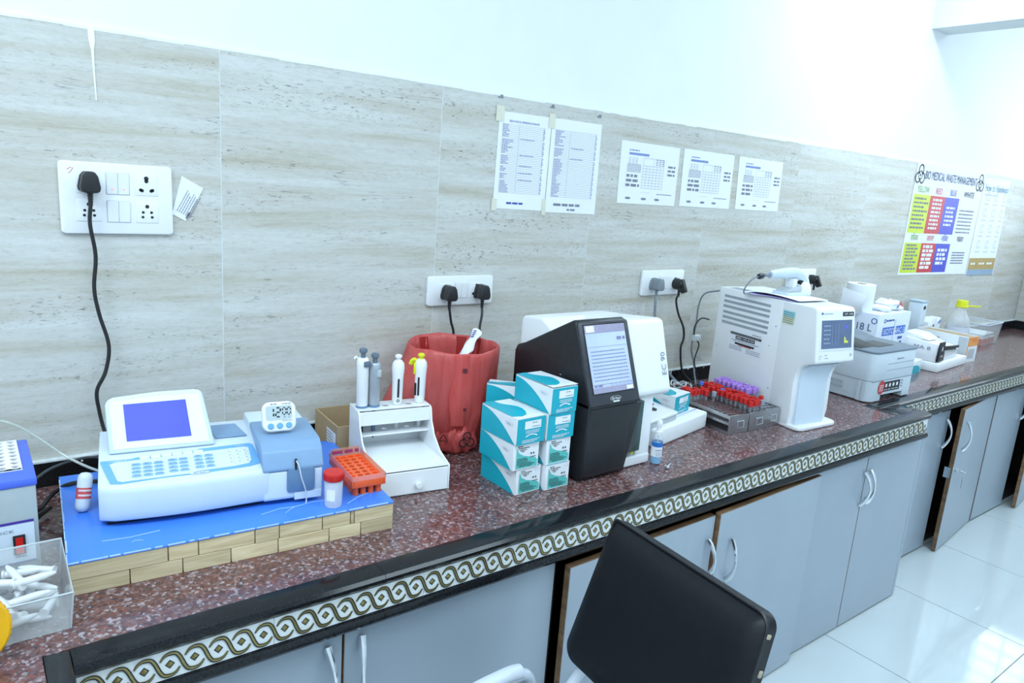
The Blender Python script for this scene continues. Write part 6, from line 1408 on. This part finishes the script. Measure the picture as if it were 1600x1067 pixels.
# backrest: rounded pad, slightly wider below, corners rounded
def edge_off(v, rt, rb, vb):
    d = -v; o_ = 0
    if d < rt: o_ = rt - math.sqrt(max(0, rt * rt - (rt - d) ** 2))
    d = v - vb
    if d < rb: o_ = max(o_, rb - math.sqrt(max(0, rb * rb - (rb - d) ** 2)))
    return o_
VB = -.305; rows = [VB * (1 - cos(pi * i / 40)) / 2 for i in range(41)]; NP = 44
grid = []
for v in rows:
    f = v / VB; uL = .004 - .010 * f + edge_off(v, .010, .034, VB); uR = .392 + .020 * f - edge_off(v, .024, .045, VB)
    grid.append([(uL + (uR - uL) * (1 - cos(pi * k / NP)) / 2, v) for k in range(NP + 1)])
outl = grid[0] + [g_[-1] for g_ in grid[1:]] + grid[-1][-2::-1] + [g_[0] for g_ in grid[-2:0:-1]]
vs = []
for i, row in enumerate(grid):
    for k, (u, v) in enumerate(row):
        e_ = min(u - row[0][0], row[-1][0] - u, -v, v - VB); e_ = max(0, min(1, e_ / .035))
        vs.append(cw(u, v, -.002 + .010 * (1 - (1 - e_) ** 2) - .010 * max(0, (v + .07) / .07) ** 2))
n1 = len(vs)
for row in grid:
    for (u, v) in row: vs.append(cw(u, v, -.034))
W1 = NP + 1; R1 = len(rows); fs = []
for i in range(R1 - 1):
    for k in range(NP):
        q_ = (i * W1 + k, i * W1 + k + 1, (i + 1) * W1 + k + 1, (i + 1) * W1 + k); fs.append(q_); fs.append(tuple(n1 + x_ for x_ in q_[::-1]))
bd = [k for k in range(W1)] + [i * W1 + NP for i in range(1, R1)] + [(R1 - 1) * W1 + k for k in range(NP - 1, -1, -1)] + [i * W1 for i in range(R1 - 2, 0, -1)]
for k in range(len(bd)): fs.append((bd[k], bd[(k + 1) % len(bd)], n1 + bd[(k + 1) % len(bd)], n1 + bd[k]))
MB().add(vs, fs).build('backrest', m_leather, t, angle=50)
MB().tube([cw(u, v, -.006) for u, v in outl] + [cw(*outl[0], -.006)], .0028, 6).build('piping', m_blk, t)
q = MB().obox(cw(.3985, -.030, -.010), ce, cu_, cn, .002, .004, .004).build('worn_patch', pm('worn_beige', s2l(170, 160, 140), .7), t, bevel=.0012)
MB().obox(cw(.4045, -.092, -.014), ce, cu_, cn, .0018, .006, .004).build('worn_patch', pm('worn_beige', s2l(170, 160, 140), .7), t, bevel=.0012)
# seat and frame; everything below is relative to the floor
def fp_(x_, y_, z_): return (x_ - .99, y_ + 1.08, z_ - FZ)
MB().prism(rrect(.44, .45, .06, 6), 'z', .425, .485).build('seat', m_leather, t, bevel=.018, seg=3, loc=(-.215, .02, 0))
for ys, nm in ((-.885, 'far'), (-1.305, 'near')):
    pts = [fp_(1.005, ys, -.205), fp_(.985, ys, -.235), fp_(.955, ys, -.27), fp_(.90, ys, -.325), fp_(.84, ys, -.36), fp_(.76, ys, -.395)]
    MB().tube(smooth_path(pts), .0125, 10).build('back_support', m_wtube, t)
    yo = ys + (.035 if nm == 'far' else -.035)
    arm = [fp_(.865, yo, -.37), fp_(.872, yo, -.31), fp_(.870, yo, -.270), fp_(.860, yo, -.240), fp_(.838, yo, -.227), fp_(.77, yo, -.228), fp_(.69, yo, -.236), fp_(.655, yo, -.258), fp_(.64, yo, -.30), fp_(.64, yo, -.37)]
    MB().tube(smooth_path(arm), .0135, 10).build('armrest', m_wtube, t)
    MB().tube(smooth_path([fp_(.840, yo, -.219), fp_(.81, yo, -.215), fp_(.74, yo, -.218), fp_(.69, yo, -.226)]), .016, 10, flat=.8).build('arm_pad', m_wtube, t)
    MB().tube([fp_(.635, yo, -.38), fp_(.872, yo, -.38)], .0125, 10).build('side_rail', m_wtube, t)
for a in range(5):
    an = 2 * pi * a / 5 + .3; l = MB().tube([(-.215, .02, .11), (-.215 + .27 * cos(an), .02 + .27 * sin(an), .065)], .018, 8, [1, .7]).build('base_leg', m_blk, t)
    MB().cyl((-.215 + .27 * cos(an), .008 + .27 * sin(an), .026), .026, .024, 16, ax=(0, 1, 0)).tube([(-.215 + .27 * cos(an), .02 + .27 * sin(an), .028), (-.215 + .27 * cos(an), .02 + .27 * sin(an), .066)], .008, 8).build('caster', m_blk, l)
MB().cyl((-.215, .02, .10), .025, .33, 16).build('gas_column', m_blk2, t)
MB().box(-.33, -.10, -.14, .18, .405, .425).build('seat_plate', m_blk, t, bevel=.004)
# ------------------------------------------------------------------ fine print and other pieces too small to pick apart stay joined
STUFF = {'printed_text', 'white_text', 'dark_text', 'screen_text', 'ruled_lines', 'handwriting', 'heading_print', 'sketch', 'hand_drawings', 'footer_text', 'key_legend', 'sticker_text', 'red_text', 'white_icon', 'grip_ribs', 'lid_ribs', 'chipped_edge', 'paint_edge', 'grout_line', 'lettering', 'power_mark', 'bracket_print', 'printed_pattern', 'screen_bar', 'screen_badge', 'scratch', 'lcd_digit', 'gathered_fold'}
for o in bpy.data.objects:
    if o.parent and o.name.split('.')[0] in STUFF: o['kind'] = 'stuff'
